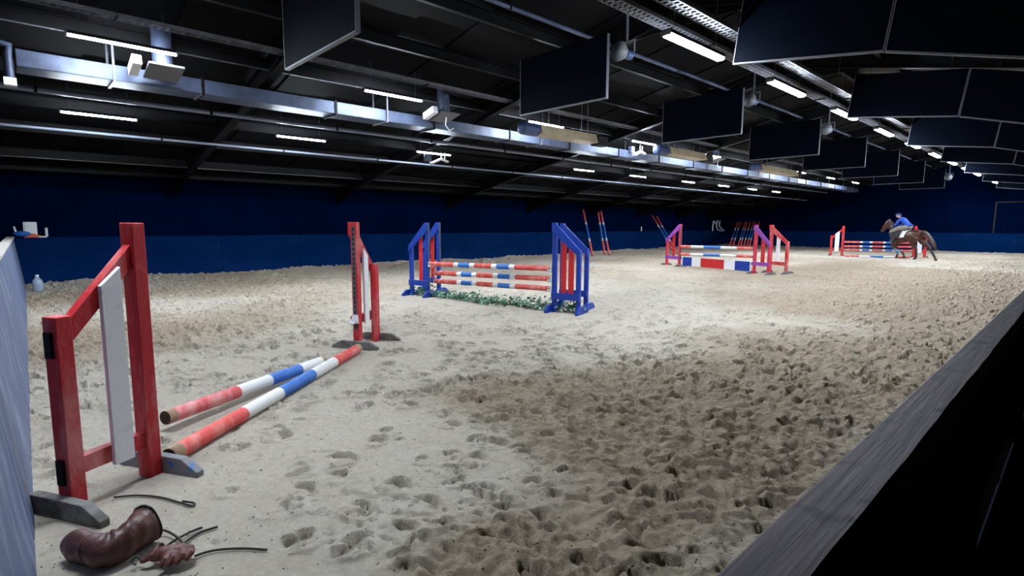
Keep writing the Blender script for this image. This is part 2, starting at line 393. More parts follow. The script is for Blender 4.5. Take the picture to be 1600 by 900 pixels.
def sand_material():
    m = bpy.data.materials.new('arena_sand'); m.use_nodes = True
    nt = m.node_tree; N = nt.nodes; L = nt.links; b = N['Principled BSDF']
    b.inputs['Roughness'].default_value = 0.95; b.inputs['Specular IOR Level'].default_value = 0.15
    at_ = N.new('ShaderNodeAttribute'); at_.attribute_name = 'loose'
    tc = N.new('ShaderNodeTexCoord')
    def noise(scale, det=5, rough=0.6):
        n = N.new('ShaderNodeTexNoise'); n.inputs['Scale'].default_value = scale; n.inputs['Detail'].default_value = det; n.inputs['Roughness'].default_value = rough
        L.new(tc.outputs['Object'], n.inputs['Vector']); return n
    n1 = noise(5.0, 8, 0.75); n2 = noise(22, 6, 0.7)
    add = N.new('ShaderNodeMath'); add.operation = 'MULTIPLY_ADD'; add.inputs[1].default_value = 1.5; 
    L.new(n1.outputs['Fac'], add.inputs[0]); L.new(at_.outputs['Fac'], add.inputs[2])
    mr = N.new('ShaderNodeMapRange'); mr.inputs['From Min'].default_value = 0.45; mr.inputs['From Max'].default_value = 1.95
    L.new(add.outputs[0], mr.inputs['Value'])
    mx = N.new('ShaderNodeMix'); mx.data_type = 'RGBA'
    mx.inputs['A'].default_value = srgb(194, 186, 173); mx.inputs['B'].default_value = srgb(172, 153, 131)
    L.new(mr.outputs['Result'], mx.inputs['Factor'])
    # grain
    mr2 = N.new('ShaderNodeMapRange'); mr2.inputs['From Min'].default_value = 0.3; mr2.inputs['From Max'].default_value = 0.7; mr2.inputs['To Min'].default_value = 0.84; mr2.inputs['To Max'].default_value = 1.1
    L.new(n2.outputs['Fac'], mr2.inputs['Value'])
    mu = N.new('ShaderNodeMix'); mu.data_type = 'RGBA'; mu.blend_type = 'MULTIPLY'; mu.inputs['Factor'].default_value = 1
    L.new(mx.outputs['Result'], mu.inputs['A']); L.new(mr2.outputs['Result'], mu.inputs['B'])
    # dark shreds of fibre and rubber mixed into the sand
    vo = N.new('ShaderNodeTexVoronoi'); vo.inputs['Scale'].default_value = 26
    L.new(tc.outputs['Object'], vo.inputs['Vector'])
    ms = N.new('ShaderNodeMapRange'); ms.inputs['From Min'].default_value = 0.10; ms.inputs['From Max'].default_value = 0.17; ms.inputs['To Min'].default_value = 1; ms.inputs['To Max'].default_value = 0
    L.new(vo.outputs['Distance'], ms.inputs['Value'])
    sep = N.new('ShaderNodeSeparateColor'); L.new(vo.outputs['Color'], sep.inputs[0])
    th = N.new('ShaderNodeMath'); th.operation = 'GREATER_THAN'; th.inputs[1].default_value = 0.6; L.new(sep.outputs[0], th.inputs[0])
    mm = N.new('ShaderNodeMath'); mm.operation = 'MULTIPLY'; L.new(ms.outputs['Result'], mm.inputs[0]); L.new(th.outputs[0], mm.inputs[1])
    m3 = N.new('ShaderNodeMix'); m3.data_type = 'RGBA'; m3.inputs['B'].default_value = srgb(52, 44, 38)
    L.new(mm.outputs[0], m3.inputs['Factor']); L.new(mu.outputs['Result'], m3.inputs['A'])
    L.new(m3.outputs['Result'], b.inputs['Base Color'])
    n3 = noise(45, 8, 0.75)
    bp = N.new('ShaderNodeBump'); bp.inputs['Strength'].default_value = 1.0; bp.inputs['Distance'].default_value = 0.045
    n4 = noise(17, 9, 0.7)
    ma = N.new('ShaderNodeMath'); ma.operation = 'MULTIPLY_ADD'; ma.inputs[1].default_value = 1.6; L.new(n4.outputs['Fac'], ma.inputs[0]); L.new(n3.outputs['Fac'], ma.inputs[2])
    lw = N.new('ShaderNodeMapRange'); lw.inputs['To Min'].default_value = 0.32; lw.inputs['To Max'].default_value = 0.55; L.new(at_.outputs['Fac'], lw.inputs['Value'])
    mb = N.new('ShaderNodeMath'); mb.operation = 'MULTIPLY'; L.new(ma.outputs[0], mb.inputs[0]); L.new(lw.outputs['Result'], mb.inputs[1])
    L.new(mb.outputs[0], bp.inputs['Height']); L.new(bp.outputs['Normal'], b.inputs['Normal'])
    return m
SAND = sand_material()
def build_floor():
    n = NX * NY
    me = bpy.data.meshes.new('floor')
    co = np.empty((n, 3), np.float32); co[:, 0] = GX.ravel(); co[:, 1] = GY.ravel(); co[:, 2] = H.ravel()
    idx = np.arange(n).reshape(NY, NX)
    q = np.stack([idx[:-1, :-1], idx[:-1, 1:], idx[1:, 1:], idx[1:, :-1]], -1).reshape(-1, 4).astype(np.int32)
    me.vertices.add(n); me.vertices.foreach_set('co', co.ravel())
    me.loops.add(q.size); me.loops.foreach_set('vertex_index', q.ravel())
    me.polygons.add(len(q)); me.polygons.foreach_set('loop_start', np.arange(0, q.size, 4, dtype=np.int32)); me.polygons.foreach_set('loop_total', np.full(len(q), 4, np.int32))
    me.update(calc_edges=True)
    me.polygons.foreach_set('use_smooth', np.ones(len(q), bool))
    a = me.attributes.new('loose', 'FLOAT', 'POINT'); a.data.foreach_set('value', CM.ravel().astype(np.float32))
    me.materials.append(SAND)
    o = bpy.data.objects.new('floor', me); COL.objects.link(o)
    return struct(o, 'pale grey brown sand floor of the arena covered in hoof prints')

# ------------------------------------------------------------------ the shell
def build_shell():
    Z = Vector((0, 0, 1))
    def quad(mb, a, b, c, d, mi=0): mb.add([a, b, c, d], [(0, 1, 2, 3)], mi)
    # left wall
    m = MB(); y0, y1 = Y_BACK, Y_FAR + 0.2
    npan = 15
    for i in range(npan):
        ya = y0 + (y1 - y0) * i / npan; yb = y0 + (y1 - y0) * (i + 1) / npan - 0.012
        m.bar((wall_x((ya)) - 0.05, ya, (0 + EAVE + .15) / 2), (wall_x(yb) - 0.05, yb, (EAVE + .15) / 2), 0.06, EAVE + 0.15)
    m.bar((wall_x(y0) - 0.12, y0, 1.6), (wall_x(y1) - 0.12, y1, 1.6), 0.06, 3.3)
    struct(m.build('wall_left', NAVY), 'dark navy long wall on the left of the arena')
    m = MB(); ys = np.arange(-0.1, 42.5, 2.44)
    for a in ys:
        b = min(a + 2.43, Y_FAR)
        m.bar((wall_x(a) + 0.05, a, KICK_H / 2 - 0.05), (wall_x(b) + 0.05, b, KICK_H / 2 - 0.05), 0.04, KICK_H + 0.1)
        m.bar((wall_x(a) + 0.02, a, KICK_H + 0.01), (wall_x(b) + 0.02, b, KICK_H + 0.01), 0.13, 0.03)
    struct(m.build('baseboard_left', NAVY_KICK, bevel=0.004), 'lighter navy kickboard along the foot of the left wall')
    # far wall
    m = MB(); xs = [-20.6, -17.2, -15.2, -12.0, -9.0, -6.2, -3.6, -1.0, 1.5, X_RIGHT]
    for a, b in zip(xs[:-1], xs[1:]):
        m.box(((a + b) / 2, Y_FAR + 0.05, 2.9), (b - a - 0.03, 0.06, 5.8))
    m.box((-8, Y_FAR + 0.12, 2.9), (26, 0.06, 5.8))
    struct(m.build('wall_far', NAVY), 'navy end wall behind the horse')
    m = MB()
    for a in np.arange(-19.9, X_RIGHT, 2.44):
        m.box((a + 1.22, Y_FAR - 0.05, KICK_H / 2 - 0.05), (2.43, 0.04, KICK_H + 0.1)); m.box((a + 1.22, Y_FAR - 0.02, KICK_H + 0.01), (2.43, 0.13, 0.03))
    struct(m.build('baseboard_far', NAVY_KICK, bevel=0.004), 'lighter navy kickboard along the foot of the far wall')
    # a boarded-up doorway in the far wall
    d0 = at_y(1557, 316, Y_FAR - 0.02); d1 = at_y(1551, 363, Y_FAR - 0.02)
    m = MB(); xl = d0.x; zt = d0.z; w = 2.6
    m.box((xl, Y_FAR - 0.0, (zt + KICK_H) / 2), (0.07, 0.06, zt - KICK_H)); m.box((xl + w, Y_FAR, (zt + KICK_H) / 2), (0.07, 0.06, zt - KICK_H)); m.box((xl + w / 2, Y_FAR, zt), (w + 0.07, 0.06, 0.07))
    struct(m.build('door_1', OUTER), 'dark frame of a boarded doorway in the far wall')
    # the near end kickboard: leans back from the sand
    m = MB()
    def ny(x): return 0.0 - 0.0178 * (x + 3.1)
    xs = list(np.arange(-17.55, -1.2, 2.35)) + [-1.1]
    for i in range(len(xs) - 1):
        a, b = xs[i], xs[i + 1] - 0.02
        pts = [(a, ny(a), -0.2), (b, ny(b), -0.2), (b, ny(b) - 0.16, KICK_H + 0.02), (a, ny(a) - 0.16, KICK_H + 0.02)]
        m.prism(pts, (0, -0.03, 0))
    struct(m.build('baseboard_near', KICK_GREY, bevel=0.003), 'scuffed grey blue kickboard of the near end wall')
    m = MB(); m.bar((xs[0], ny(xs[0]) - 0.21, KICK_H + 0.04), (xs[-1], ny(xs[-1]) - 0.21, KICK_H + 0.04), 0.13, 0.04)
    struct(m.build('trim_1', CAP, bevel=0.005), 'pale capping board on top of the near kickboard')
    # walls out of the photograph's sight
    m = MB(); m.box((-8, Y_BACK - 0.05, 2.9), (26, 0.08, 5.9)); struct(m.build('wall_near', BLACK))
    m = MB(); m.box((X_RIGHT + 0.05, 19, 2.9), (0.08, 47, 5.9)); struct(m.build('wall_right', BLACK))
    m = MB(); m.box((1.9, 19.0, -0.06), (4.3, 47, 0.1)); m.box((-9.5, -2.35, -0.06), (19, 3.4, 0.1)); struct(m.build('floor_walkway', OUTER), 'dark floor of the walkway outside the boards')
    # roof: ribbed boards on both slopes
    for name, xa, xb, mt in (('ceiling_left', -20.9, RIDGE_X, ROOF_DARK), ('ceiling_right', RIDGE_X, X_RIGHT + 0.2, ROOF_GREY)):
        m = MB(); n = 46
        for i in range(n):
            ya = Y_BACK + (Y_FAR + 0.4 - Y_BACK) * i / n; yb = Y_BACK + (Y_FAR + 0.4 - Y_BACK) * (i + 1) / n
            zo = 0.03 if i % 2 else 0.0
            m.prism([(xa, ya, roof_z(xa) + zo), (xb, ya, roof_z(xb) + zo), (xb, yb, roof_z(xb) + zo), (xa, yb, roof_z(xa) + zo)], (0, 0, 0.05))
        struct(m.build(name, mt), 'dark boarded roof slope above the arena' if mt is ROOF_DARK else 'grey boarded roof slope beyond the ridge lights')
    # rafters: rolled I-beams with a haunch at the eave
    for k in range(-1, 8):
        y = 3.6 + 5.0 * k
        if y > Y_FAR: continue
        m = MB()
        def ibeam(xa, xb, off):
            za, zb = roof_z(xa) - off, roof_z(xb) - off
            m.bar((xa, y, za - 0.02), (xb, y, zb - 0.02), 0.16, 0.016); m.bar((xa, y, za - 0.34), (xb, y, zb - 0.34), 0.16, 0.016)
            m.bar((xa, y, za - 0.18), (xb, y, zb - 0.18), 0.012, 0.32)
        xw = wall_x(y) + 0.02
        ibeam(xw, RIDGE_X, 0.03); ibeam(RIDGE_X, X_RIGHT, 0.03)
        m.prism([(xw, y - 0.006, roof_z(xw) - 0.3), (xw + 2.0, y - 0.006, roof_z(xw + 2.0) - 0.36), (xw, y - 0.006, roof_z(xw) - 0.62)], (0, 0.012, 0))
        m.prism([(RIDGE_X, y - 0.006, roof_z(RIDGE_X) - 0.3), (RIDGE_X - 1.3, y - 0.006, roof_z(RIDGE_X - 1.3) - 0.36), (RIDGE_X, y - 0.006, 4.95), (RIDGE_X + 1.3, y - 0.006, roof_z(RIDGE_X + 1.3) - 0.36)], (0, 0.012, 0))
        struct(m.build('rafter', STEEL), 'dark steel rafter spanning the arena roof')
    # purlins: cold-formed channels along the arena
    pale = (-16.35, -10.15)  # lower flange of these two coloured paler, to paint in the light on it
    for x in (-17.4, -16.35, -14.6, -13.2, -11.8, -10.15, -8.5, -7.1, -5.6, -4.5, -3.3, -2.1, -0.9, 0.4, 1.7):
        m = MB(); z = roof_z(x)
        m.box((x, (Y_BACK + Y_FAR) / 2, z - 0.10), (0.012, Y_FAR - Y_BACK, 0.2)); fw = 0.035 if x in (-16.35, -10.15) else 0.08
        m.box((x + fw / 2 - 0.005, (Y_BACK + Y_FAR) / 2, z - 0.2), (fw, Y_FAR - Y_BACK, 0.012), None, 1 if x in pale else 0)
        m.box((x + 0.035, (Y_BACK + Y_FAR) / 2, z - 0.01), (0.08, Y_FAR - Y_BACK, 0.012))
        struct(m.build('purlin', [PURLIN, STEEL_LT]), 'steel purlin running the length of the roof')

# ------------------------------------------------------------------ things under the roof
def build_lights():
    def proto(name, label, length, wide, em, wires, dots):
        t = thing(name, label, 'light')
        m = MB(); m.box((0, 0, 0.035), (wide, length, 0.05)); m.build('housing', STEEL, t, bevel=0.008)
        m = MB()
        if dots:
            pts = [(math.cos(a) * wide * 0.42, 0, -abs(math.sin(a)) * wide * 0.42 + 0.012) for a in np.linspace(0, math.pi, 8)]
            m.prism([(p[0], -length / 2 + 0.02, p[2]) for p in pts], (0, length - 0.04, 0))
        else:
            m.prism([(-wide * 0.45, -length / 2 + 0.02, 0.012), (wide * 0.45, -length / 2 + 0.02, 0.012), (wide * 0.32, -length / 2 + 0.02, -0.03), (-wide * 0.32, -length / 2 + 0.02, -0.03)], (0, length - 0.04, 0))
        m.build('diffuser', em, t)
        for s in (-1, 1):
            m = MB(); m.box((0, s * (length / 2 - 0.005), 0.01), (wide * 1.02, 0.025, 0.06)); m.build('end_cap', GREY, t)
        for s in (-1, 1):
            m = MB(); m.tube([(0, s * length * 0.38, 0.05), (0, s * length * 0.38, 0.05 + wires)], 0.004, 6); m.build('hanger_wire', STEEL_LT, t)
        return t
    # ridge row
    zr = 4.02
    ends = [((1040, 53), (1127, 92)), ((1200, 127), (1253, 153)), ((1290, 170), (1328, 189)), ((1354, 200), (1382, 214)), ((1400, 222), (1421, 234))]
    a = at(1040, 53, zr); b = at(1127, 92, zr)
    y1 = (a.y + b.y) / 2; x1 = (a.x + b.x) / 2; ln = abs(b.y - a.y)
    y2 = at(1226.5, 140, zr).y; y5 = at(1410.5, 228, zr).y
    step = (y5 - y1) / 4
    n = int((Y_FAR - 1 - y1) / step) + 1
    lab = 'wide bright strip light in the row under the ridge, %s'
    p = proto('strip_light', lab % ORD[0], ln, 0.13, E_RIDGE, roof_z(x1) - zr - 0.28, False)
    for i in range(min(n, 12)):
        loc = (x1 + 0.012 * i, y1 + step * i, zr)
        if i == 0: p.location = loc; p['group'] = 'strip lights under the roof ridge'
        else: dup(p, loc, None, lab % ORD[i], 'strip lights under the roof ridge')
    for k in (2,):     # the row goes on above the camera, out of the frame
        dup(p, (x1, y1 - step * k, zr), None, 'wide bright strip light of the ridge row overhead, out of the photograph', 'strip lights under the roof ridge')
    # row above the duct
    za = 4.05
    lab = 'slim white strip light in the row above the metal air duct, %s'
    a = at(102, 52, za); b = at(278, 85, za); c = at(563, 142, za); d = at(660, 158, za); e = at(977, 219, za); f = at(1018, 229, za)
    ya = [(a.y + b.y) / 2, (c.y + d.y) / 2]; step = ((e.y + f.y) / 2 - ya[0]) / 3
    xa = (a.x + b.x + c.x + d.x) / 4
    p = proto('strip_light', lab % ORD[0], abs(b.y - a.y), 0.07, E_SIDE, roof_z(xa) - za - 0.1, True)
    for i in range(9):
        y = ya[0] + step * i
        if y > Y_FAR - 0.8: break
        if i == 0: p.location = (xa, y, za); p['group'] = 'strip lights above the air duct'
        else: dup(p, (xa, y, za), None, lab % ORD[i], 'strip lights above the air duct')
    # low row near the left wall
    zb = 3.5
    lab = 'slim white strip light in the lowest row beside the left wall, %s'
    cs = [(156, 180.5), (471, 217), (677.5, 239), (912, 265.5), (996, 277), (1075, 285), (1130, 291), (1175, 296.5), (1212, 301.5)]
    P = [at(u, v, zb) for u, v in cs]
    xb = sum(q.x for q in P[:5]) / 5
    p = proto('strip_light', lab % ORD[0], 1.12, 0.065, E_SIDE, roof_z(xb) - zb - 0.1, True)
    for i, q in enumerate(P):
        y = at_x(*cs[i], xb).y
        if y > Y_FAR - 0.7: continue
        if i == 0: p.location = (xb, y, zb); p['group'] = 'strip lights towards the left wall'
        else: dup(p, (xb, y, zb), None, lab % ORD[i], 'strip lights towards the left wall')

def build_panels():
    def panel(w, h, slope, label, group, lean=None):
        t = thing('acoustic_panel', label, 'hanging panel', group=group)
        R = Matrix.Rotation(slope, 3, 'Y')
        lean = slope if lean is None else lean
        ups = {-1: Vector((math.sin(lean), 0, math.cos(lean))) * h, 1: Vector((math.sin(slope), 0, math.cos(slope))) * h}
        bl, br = R @ Vector((-w / 2, 0, 0)), R @ Vector((w / 2, 0, 0)); off = Vector((0, -0.025, 0))
        m = MB(); m.prism([bl + off, br + off, br + ups[1] + off, bl + ups[-1] + off], (0, 0.05, 0)); m.build('board', BLACK, t)
        m = MB(); m.box(R @ Vector((0, 0, -0.01)), (w + 0.02, 0.06, 0.02), R); m.build('edge_trim', EDGE, t)
        for s in (-1, 1):
            e0 = br if s > 0 else bl; m = MB(); m.bar(e0 + Vector((s * 0.007, 0, 0)), e0 + ups[s] + Vector((s * 0.007, 0, 0)), 0.012, 0.06, Vector((0, 1, 0))); m.build('edge_trim', EDGE, t)
        for s in (-1, 1):
            q = R @ Vector((s * w * 0.36, 0, h)); m = MB(); m.tube([q, q + Vector((0, 0, 0.35))], 0.004, 6); m.build('hanger_wire', STEEL, t)
        return t
    ys = [3.0, 7.5, 12.6, 17.8, 22.6, 27.4, 32.5, 37.9]
    g = 'black panels left of the ridge lights'; lab = 'black hanging panel left of the ridge lights, %s'
    p = panel(2.05, 1.02, 0, lab % ORD[0], g)
    for i, y in enumerate(ys):
        loc = (-6.75, y, 3.72)
        if i == 0: p.location = loc
        else: dup(p, loc, None, lab % ORD[i])
    g2 = 'black panels right of the ridge lights'; lab2 = 'black hanging panel just right of the ridge lights, %s'
    g3 = 'black panels furthest right'; lab3 = 'black hanging panel in the outermost right row, %s'
    p2 = panel(1.76, 0.8, math.radians(7), lab2 % ORD[0], g2)
    p3 = panel(1.93, 0.8, math.radians(15), lab3 % ORD[0], g3, math.radians(7))
    for i, y in enumerate(ys[1:]):
        dz = -0.03 * i
        l2 = (-2.68, y, 3.71 + dz); l3 = (-0.84, y, 3.34 + dz)
        if i == 0: p2.location = l2; p3.location = l3
        else: dup(p2, l2, None, lab2 % ORD[i]); dup(p3, l3, None, lab3 % ORD[i])

def build_services():
    # square air duct, in flanged sections
    zb, zt = 3.72, 3.95; x0 = -10.2; x1 = -10.72
    t = thing('air_duct', 'long square galvanised air duct hanging under the left roof slope', 'duct', (0, 0, 0))
    y = 0.25; ks = 0
    while y < 38:
        ln = 2.3
        m = MB(); m.box(((x0 + x1) / 2, y + ln / 2, (zb + zt) / 2), (x0 - x1, ln - 0.03, zt - zb)); m.build('duct_section', GALV, t, bevel=0.01)
        m = MB(); m.box(((x0 + x1) / 2, y + ln - 0.015, (zb + zt) / 2), (x0 - x1 + 0.05, 0.03, zt - zb + 0.05)); m.build('flange', STEEL, t)
        if ks % 2 == 0:
            m = MB()
            for xx in (x0 + 0.03, x1 - 0.03): m.box((xx, y + 1.1, (zb + roof_z(xx)) / 2), (0.02, 0.03, roof_z(xx) - zb))
            m.box(((x0 + x1) / 2, y + 1.1, zb - 0.012), (x0 - x1 + 0.08, 0.04, 0.02)); m.build('hanger_strap', STEEL_LT, t)
        y += ln; ks += 1
    # spiral outlets with damper plates
    i = 0
    names = ['above the leaning kickboard corner', 'between the first and second black panels', 'beside the third black panel', 'beside the fourth black panel']
    for u, v, extra in [(255, 112, 0), (693, 182, 1), (1118, 250, 2)]:
        p = at_x(u, v, -9.85)
        t = thing('air_outlet', 'round silver spiral duct with tilted damper plate, ' + ORD[i], 'air outlet', p, 0, 'spiral air outlets'); i += 1
        m = MB(); top = roof_z(-9.85) - p.z
        zs = np.linspace(0.02, top, 30); m.tube([(0, 0, z) for z in zs], [0.13 + 0.004 * (k % 2) for k in range(30)], 20); m.build('spiral_pipe', GALV, t)
        R = Matrix.Rotation(math.radians(-14), 3, 'Y')
        m = MB(); m.box((0.05, 0, -0.02), (0.50, 0.46, 0.035), R); m.build('damper_plate', GREY, t, bevel=0.006)
        m = MB(); m.box((0.02, -0.36, 0.02), (0.40, 0.12, 0.14), R); m.build('actuator_arm', WHITE_PLASTIC, t, bevel=0.006)
        if extra:
            m = MB(); m.tube([(0.1, 0.0, -0.03), (0.1, -0.02, -0.2), (0.1, 0.08, -0.3), (0.1, 0.2, -0.24)], 0.012, 8); m.build('cable_loop', WHITE_PLASTIC, t)
    # lit conduit pipe
    x = -11.6; z = 3.69
    t = thing('conduit_pipe', 'long bright grey conduit hanging below the air duct', 'pipe', (x, 0, z))
    m = MB(); m.tube([(0, -1.5, 0), (0, 38, 0)], 0.045, 14); m.build('pipe', PIPE, t)
    for y in np.arange(0.5, 38, 2.5):
        m = MB(); m.box((0, y, 0.0), (0.11, 0.04, 0.11)); m.box((0, y, (roof_z(x) - z) / 2), (0.012, 0.02, roof_z(x) - z)); m.build('hanger', STEEL, t)
    x = -13.4; z = 3.33
    t = thing('lit_purlin_line', 'long thin pale rod standing in for a lit purlin flange beside the left wall', 'pipe', (x, 0, z))  # added rod that stands in for the lit lower flange of a purlin
    m = MB(); m.tube([(0, -1.5, 0), (0, 40, 0)], 0.025, 12); m.build('pipe', PIPE, t)
    for y in np.arange(0.0, 40, 2.5):
        m = MB(); m.box((0, y, 0), (0.075, 0.03, 0.075)); m.build('clip', STEEL, t)
    x = -6.5; z = 4.97
    t = thing('ridge_pipe', 'silver pipe high under the roof left of the ridge lights', 'pipe', (x, 0, z))
    m = MB(); m.tube([(0, 0.0, 0), (0, 40, 0)], 0.035, 12); m.build('pipe', GALV, t)
    for y in np.arange(1.0, 40, 2.5):
        m = MB(); m.box((0, y, 0.02), (0.08, 0.03, 0.12)); m.build('clip', STEEL, t)
    # perforated cable trays
    def tray(x, z, y0, y1, label, w=0.16):
        t = thing('cable_tray', label, 'cable tray', (x, 0, z))
        m = MB(); pitch = 0.10; y = y0
        for s in (-1, 1): m.box((s * w / 2, (y0 + y1) / 2, 0.025), (0.006, y1 - y0, 0.06))
        for s in (-0.5, 0.0, 0.5): m.box((s * w * 0.92, (y0 + y1) / 2, 0), (0.028, y1 - y0, 0.005))
        m.build('tray_side', STEEL_LT, t)
        m = MB()
        while y < y1:
            m.box((0, y, 0), (w, 0.045, 0.005)); y += pitch
        m.build('perforated_base', STEEL_LT, t)
        for yy in np.arange(y0 + 1, y1, 5.0):
            m = MB(); top = roof_z(x) - z
            for s in (-1, 1): m.box((s * w / 2, yy, top / 2), (0.01, 0.012, top))
            m.box((0, yy, -0.015), (w + 0.06, 0.03, 0.02)); m.build('hanger', STEEL, t)
        return t
    tray(-9.28, 4.35, 0.3, 36, 'perforated steel cable tray above the nearest slim strip light')
    tray(-4.25, 4.32, 2.0, 38, 'perforated steel cable tray just left above the ridge lights', 0.2)
    tray(-3.66, 4.24, 2.0, 38, 'perforated steel cable tray just right above the ridge lights', 0.2)
    # radiant heaters
    hs = [((838, 203), (925, 219)), ((1040, 234), (1096, 248)), ((1185, 259), (1240, 275))]
    for i, (a, b) in enumerate(hs):
        x = -9.0; pa = at_x(*a, x); pb = at_x(*b, x); z = (pa.z + pb.z) / 2; ln = pb.y - pa.y
        t = thing('radiant_heater', 'cream radiant tube heater slung beside the air duct, ' + ORD[i], 'heater', (x, pa.y, z), 0, 'cream radiant heaters')
        m = MB(); m.prism([(-0.22, 0, -0.1), (0.22, 0, -0.1), (0.14, 0, 0.12), (-0.14, 0, 0.12)], (0, ln, 0)); m.build('reflector_hood', CREAM, t, bevel=0.01)
        m = MB(); m.tube([(0, -0.45, 0), (0, 0.0, 0)], 0.15, 18); m.ball((0, -0.45, 0), (0.15, 0.08, 0.15), 16, 8); m.build('burner_drum', DARKBLUE, t)
        for yy in (ln * 0.15, ln * 0.85):
            m = MB(); m.tube([(-0.1, yy, 0.1), (-0.1, yy, roof_z(x) - z)], 0.006, 6); m.tube([(0.1, yy, 0.1), (0.1, yy, roof_z(x) - z)], 0.006, 6); m.build('hanger_chain', STEEL_LT, t)
        m = MB(); m.box((0.05, ln + 0.25, -0.02), (0.26, 0.4, 0.24)); m.build('end_box', OUTER, t, bevel=0.01)
    # white sensor brackets
    for i, (u, v, lab) in enumerate([(688, 250, 'white angled sensor bracket under the third light of the low row'), (998, 238, 'white angled sensor bracket hanging below the third duct light')]):
        x = -12.1 if i == 0 else -9.7
        p = at_x(u, v, x)
        t = thing('sensor_bracket', lab, 'bracket', p)
        m = MB(); m.prism([(0, -0.35, -0.10), (0, -0.02, 0.04), (0, 0.2, -0.02), (0, 0.2, -0.06), (0, 0.0, 0.0), (0, -0.33, -0.14)], (0.12, 0, 0)); m.build('arm', WHITE_PLASTIC, t)
        m = MB()
        for s in (-0.06, 0.06): m.tube([(0.05, s + 0.05, 0.02), (0.05, s + 0.05, 0.2)], 0.008, 6)
        m.build('rod', WHITE_PLASTIC, t)
        m = MB(); m.box((0.05, -0.45, 0.02), (0.12, 0.16, 0.2)); m.build('sensor_box', GALV, t, bevel=0.01)
    # drain pipe in the top left corner
    p = at_x(4, 72, -10.1)
    t = thing('elbow_pipe', 'pale bent pipe dropping from the end of the air duct', 'pipe', p)
    q = at_x(16, 128, -10.1) - p
    m = MB(); m.tube([(0, -0.6, 0.05), (0, -0.1, 0.05), (0, 0.06, 0.02), (0, q.y * 0.9, -0.1), (0, q.y, q.z)], 0.05, 12); m.build('pipe', GALV, t)
    m = MB(); m.box((0, q.y, q.z), (0.13, 0.13, 0.1)); m.build('collar', WHITE_PLASTIC, t)
    # grey floodlights and loudspeakers near the ridge
    fl = [(977, 84, 'grey round loudspeaker hanging beyond the second black panel', 6.9), (1176, 158, 'grey round loudspeaker hanging beyond the third black panel', 12.5), (1294, 203, 'grey round loudspeaker hanging beyond the fourth black panel', 16.6), (1483, 277, 'white round loudspeaker beside the far end of the ridge lights', 33.0)]
    for u, v, lab, y in fl:
        p = at_y(u, v, y + 0.9)
        t = thing('loudspeaker', lab, 'loudspeaker', p)
        m = MB()
        prof = [(0.0, 0.06), (0.05, 0.1), (0.12, 0.13), (0.17, 0.155), (0.19, 0.165)]
        rings = [[(r * math.cos(2 * math.pi * k / 18), -d, r * math.sin(2 * math.pi * k / 18)) for k in range(18)] for d, r in prof]
        m.loft(rings); m.build('horn', GREY, t)
        m = MB(); m.tube([(0, 0, 0), (0, 0.14, 0)], 0.08, 14); m.build('driver', DARKBLUE, t)
        m = MB(); m.box((0.0, 0.04, 0.2), (0.3, 0.03, 0.02)); m.box((0.15, 0.04, 0.1), (0.012, 0.03, 0.2)); m.box((-0.15, 0.04, 0.1), (0.012, 0.03, 0.2)); m.box((0, 0.04, 0.2 + max(roof_z(p.x) - p.z - .2, .05) / 2), (0.03, 0.03, max(roof_z(p.x) - p.z - 0.2, .05))); m.build('bracket', STEEL_LT, t)

# ------------------------------------------------------------------ poles, wings and jumps
def make_pole(name, label, segs, length, r, mats, raw=0.0, group=None, cat='jump pole'):
    """pole along local X, bands of paint; segs = [(material index, share)]"""
    m = MB(); n = 20
    tot = sum(s for _, s in segs); x = raw; body = length - 2 * raw
    def ring(xx, rr=r): return [(xx, rr * math.cos(2 * math.pi * k / n), rr * math.sin(2 * math.pi * k / n)) for k in range(n)]
    def band(xa, xb, mi):
        k = max(2, int((xb - xa) / 0.3) + 1)
        m.loft([ring(q) for q in np.linspace(xa, xb, k)], mi, caps=False)
    W = len(mats) - 2; E = len(mats) - 1
    m.loft([ring(0.0, r * 0.93), ring(0.012)], W, caps=False)
    if raw: band(0.012, raw, W)
    else: x = 0.012; body = length - 0.024
    for mi, s in segs:
        band(x, x + body * s / tot, mi); x += body * s / tot
    if raw: band(length - raw, length - 0.012, W)
    m.loft([ring(length - 0.012), ring(length, r * 0.93)], W, caps=False)
    m.add(ring(0, r * 0.93), [tuple(range(n - 1, -1, -1))], E); m.add(ring(length, r * 0.93), [tuple(range(n))], E)
    o = m.build(name, mats, fix=False)
    return tag(o, label, cat, group)
def lay(o, p0, p1):
    p0, p1 = Vector(p0), Vector(p1)
    o.location = p0
    o.rotation_mode = 'QUATERNION'; o.rotation_quaternion = (p1 - p0).to_track_quat('X', 'Z')
    return o
POLE_MATS = [P_RED, P_WHITE, P_BLUE, RAW, ENDGRAIN]
PINK_MATS = [P_PINK, P_WHITE, P_BLUE, RAW, ENDGRAIN]

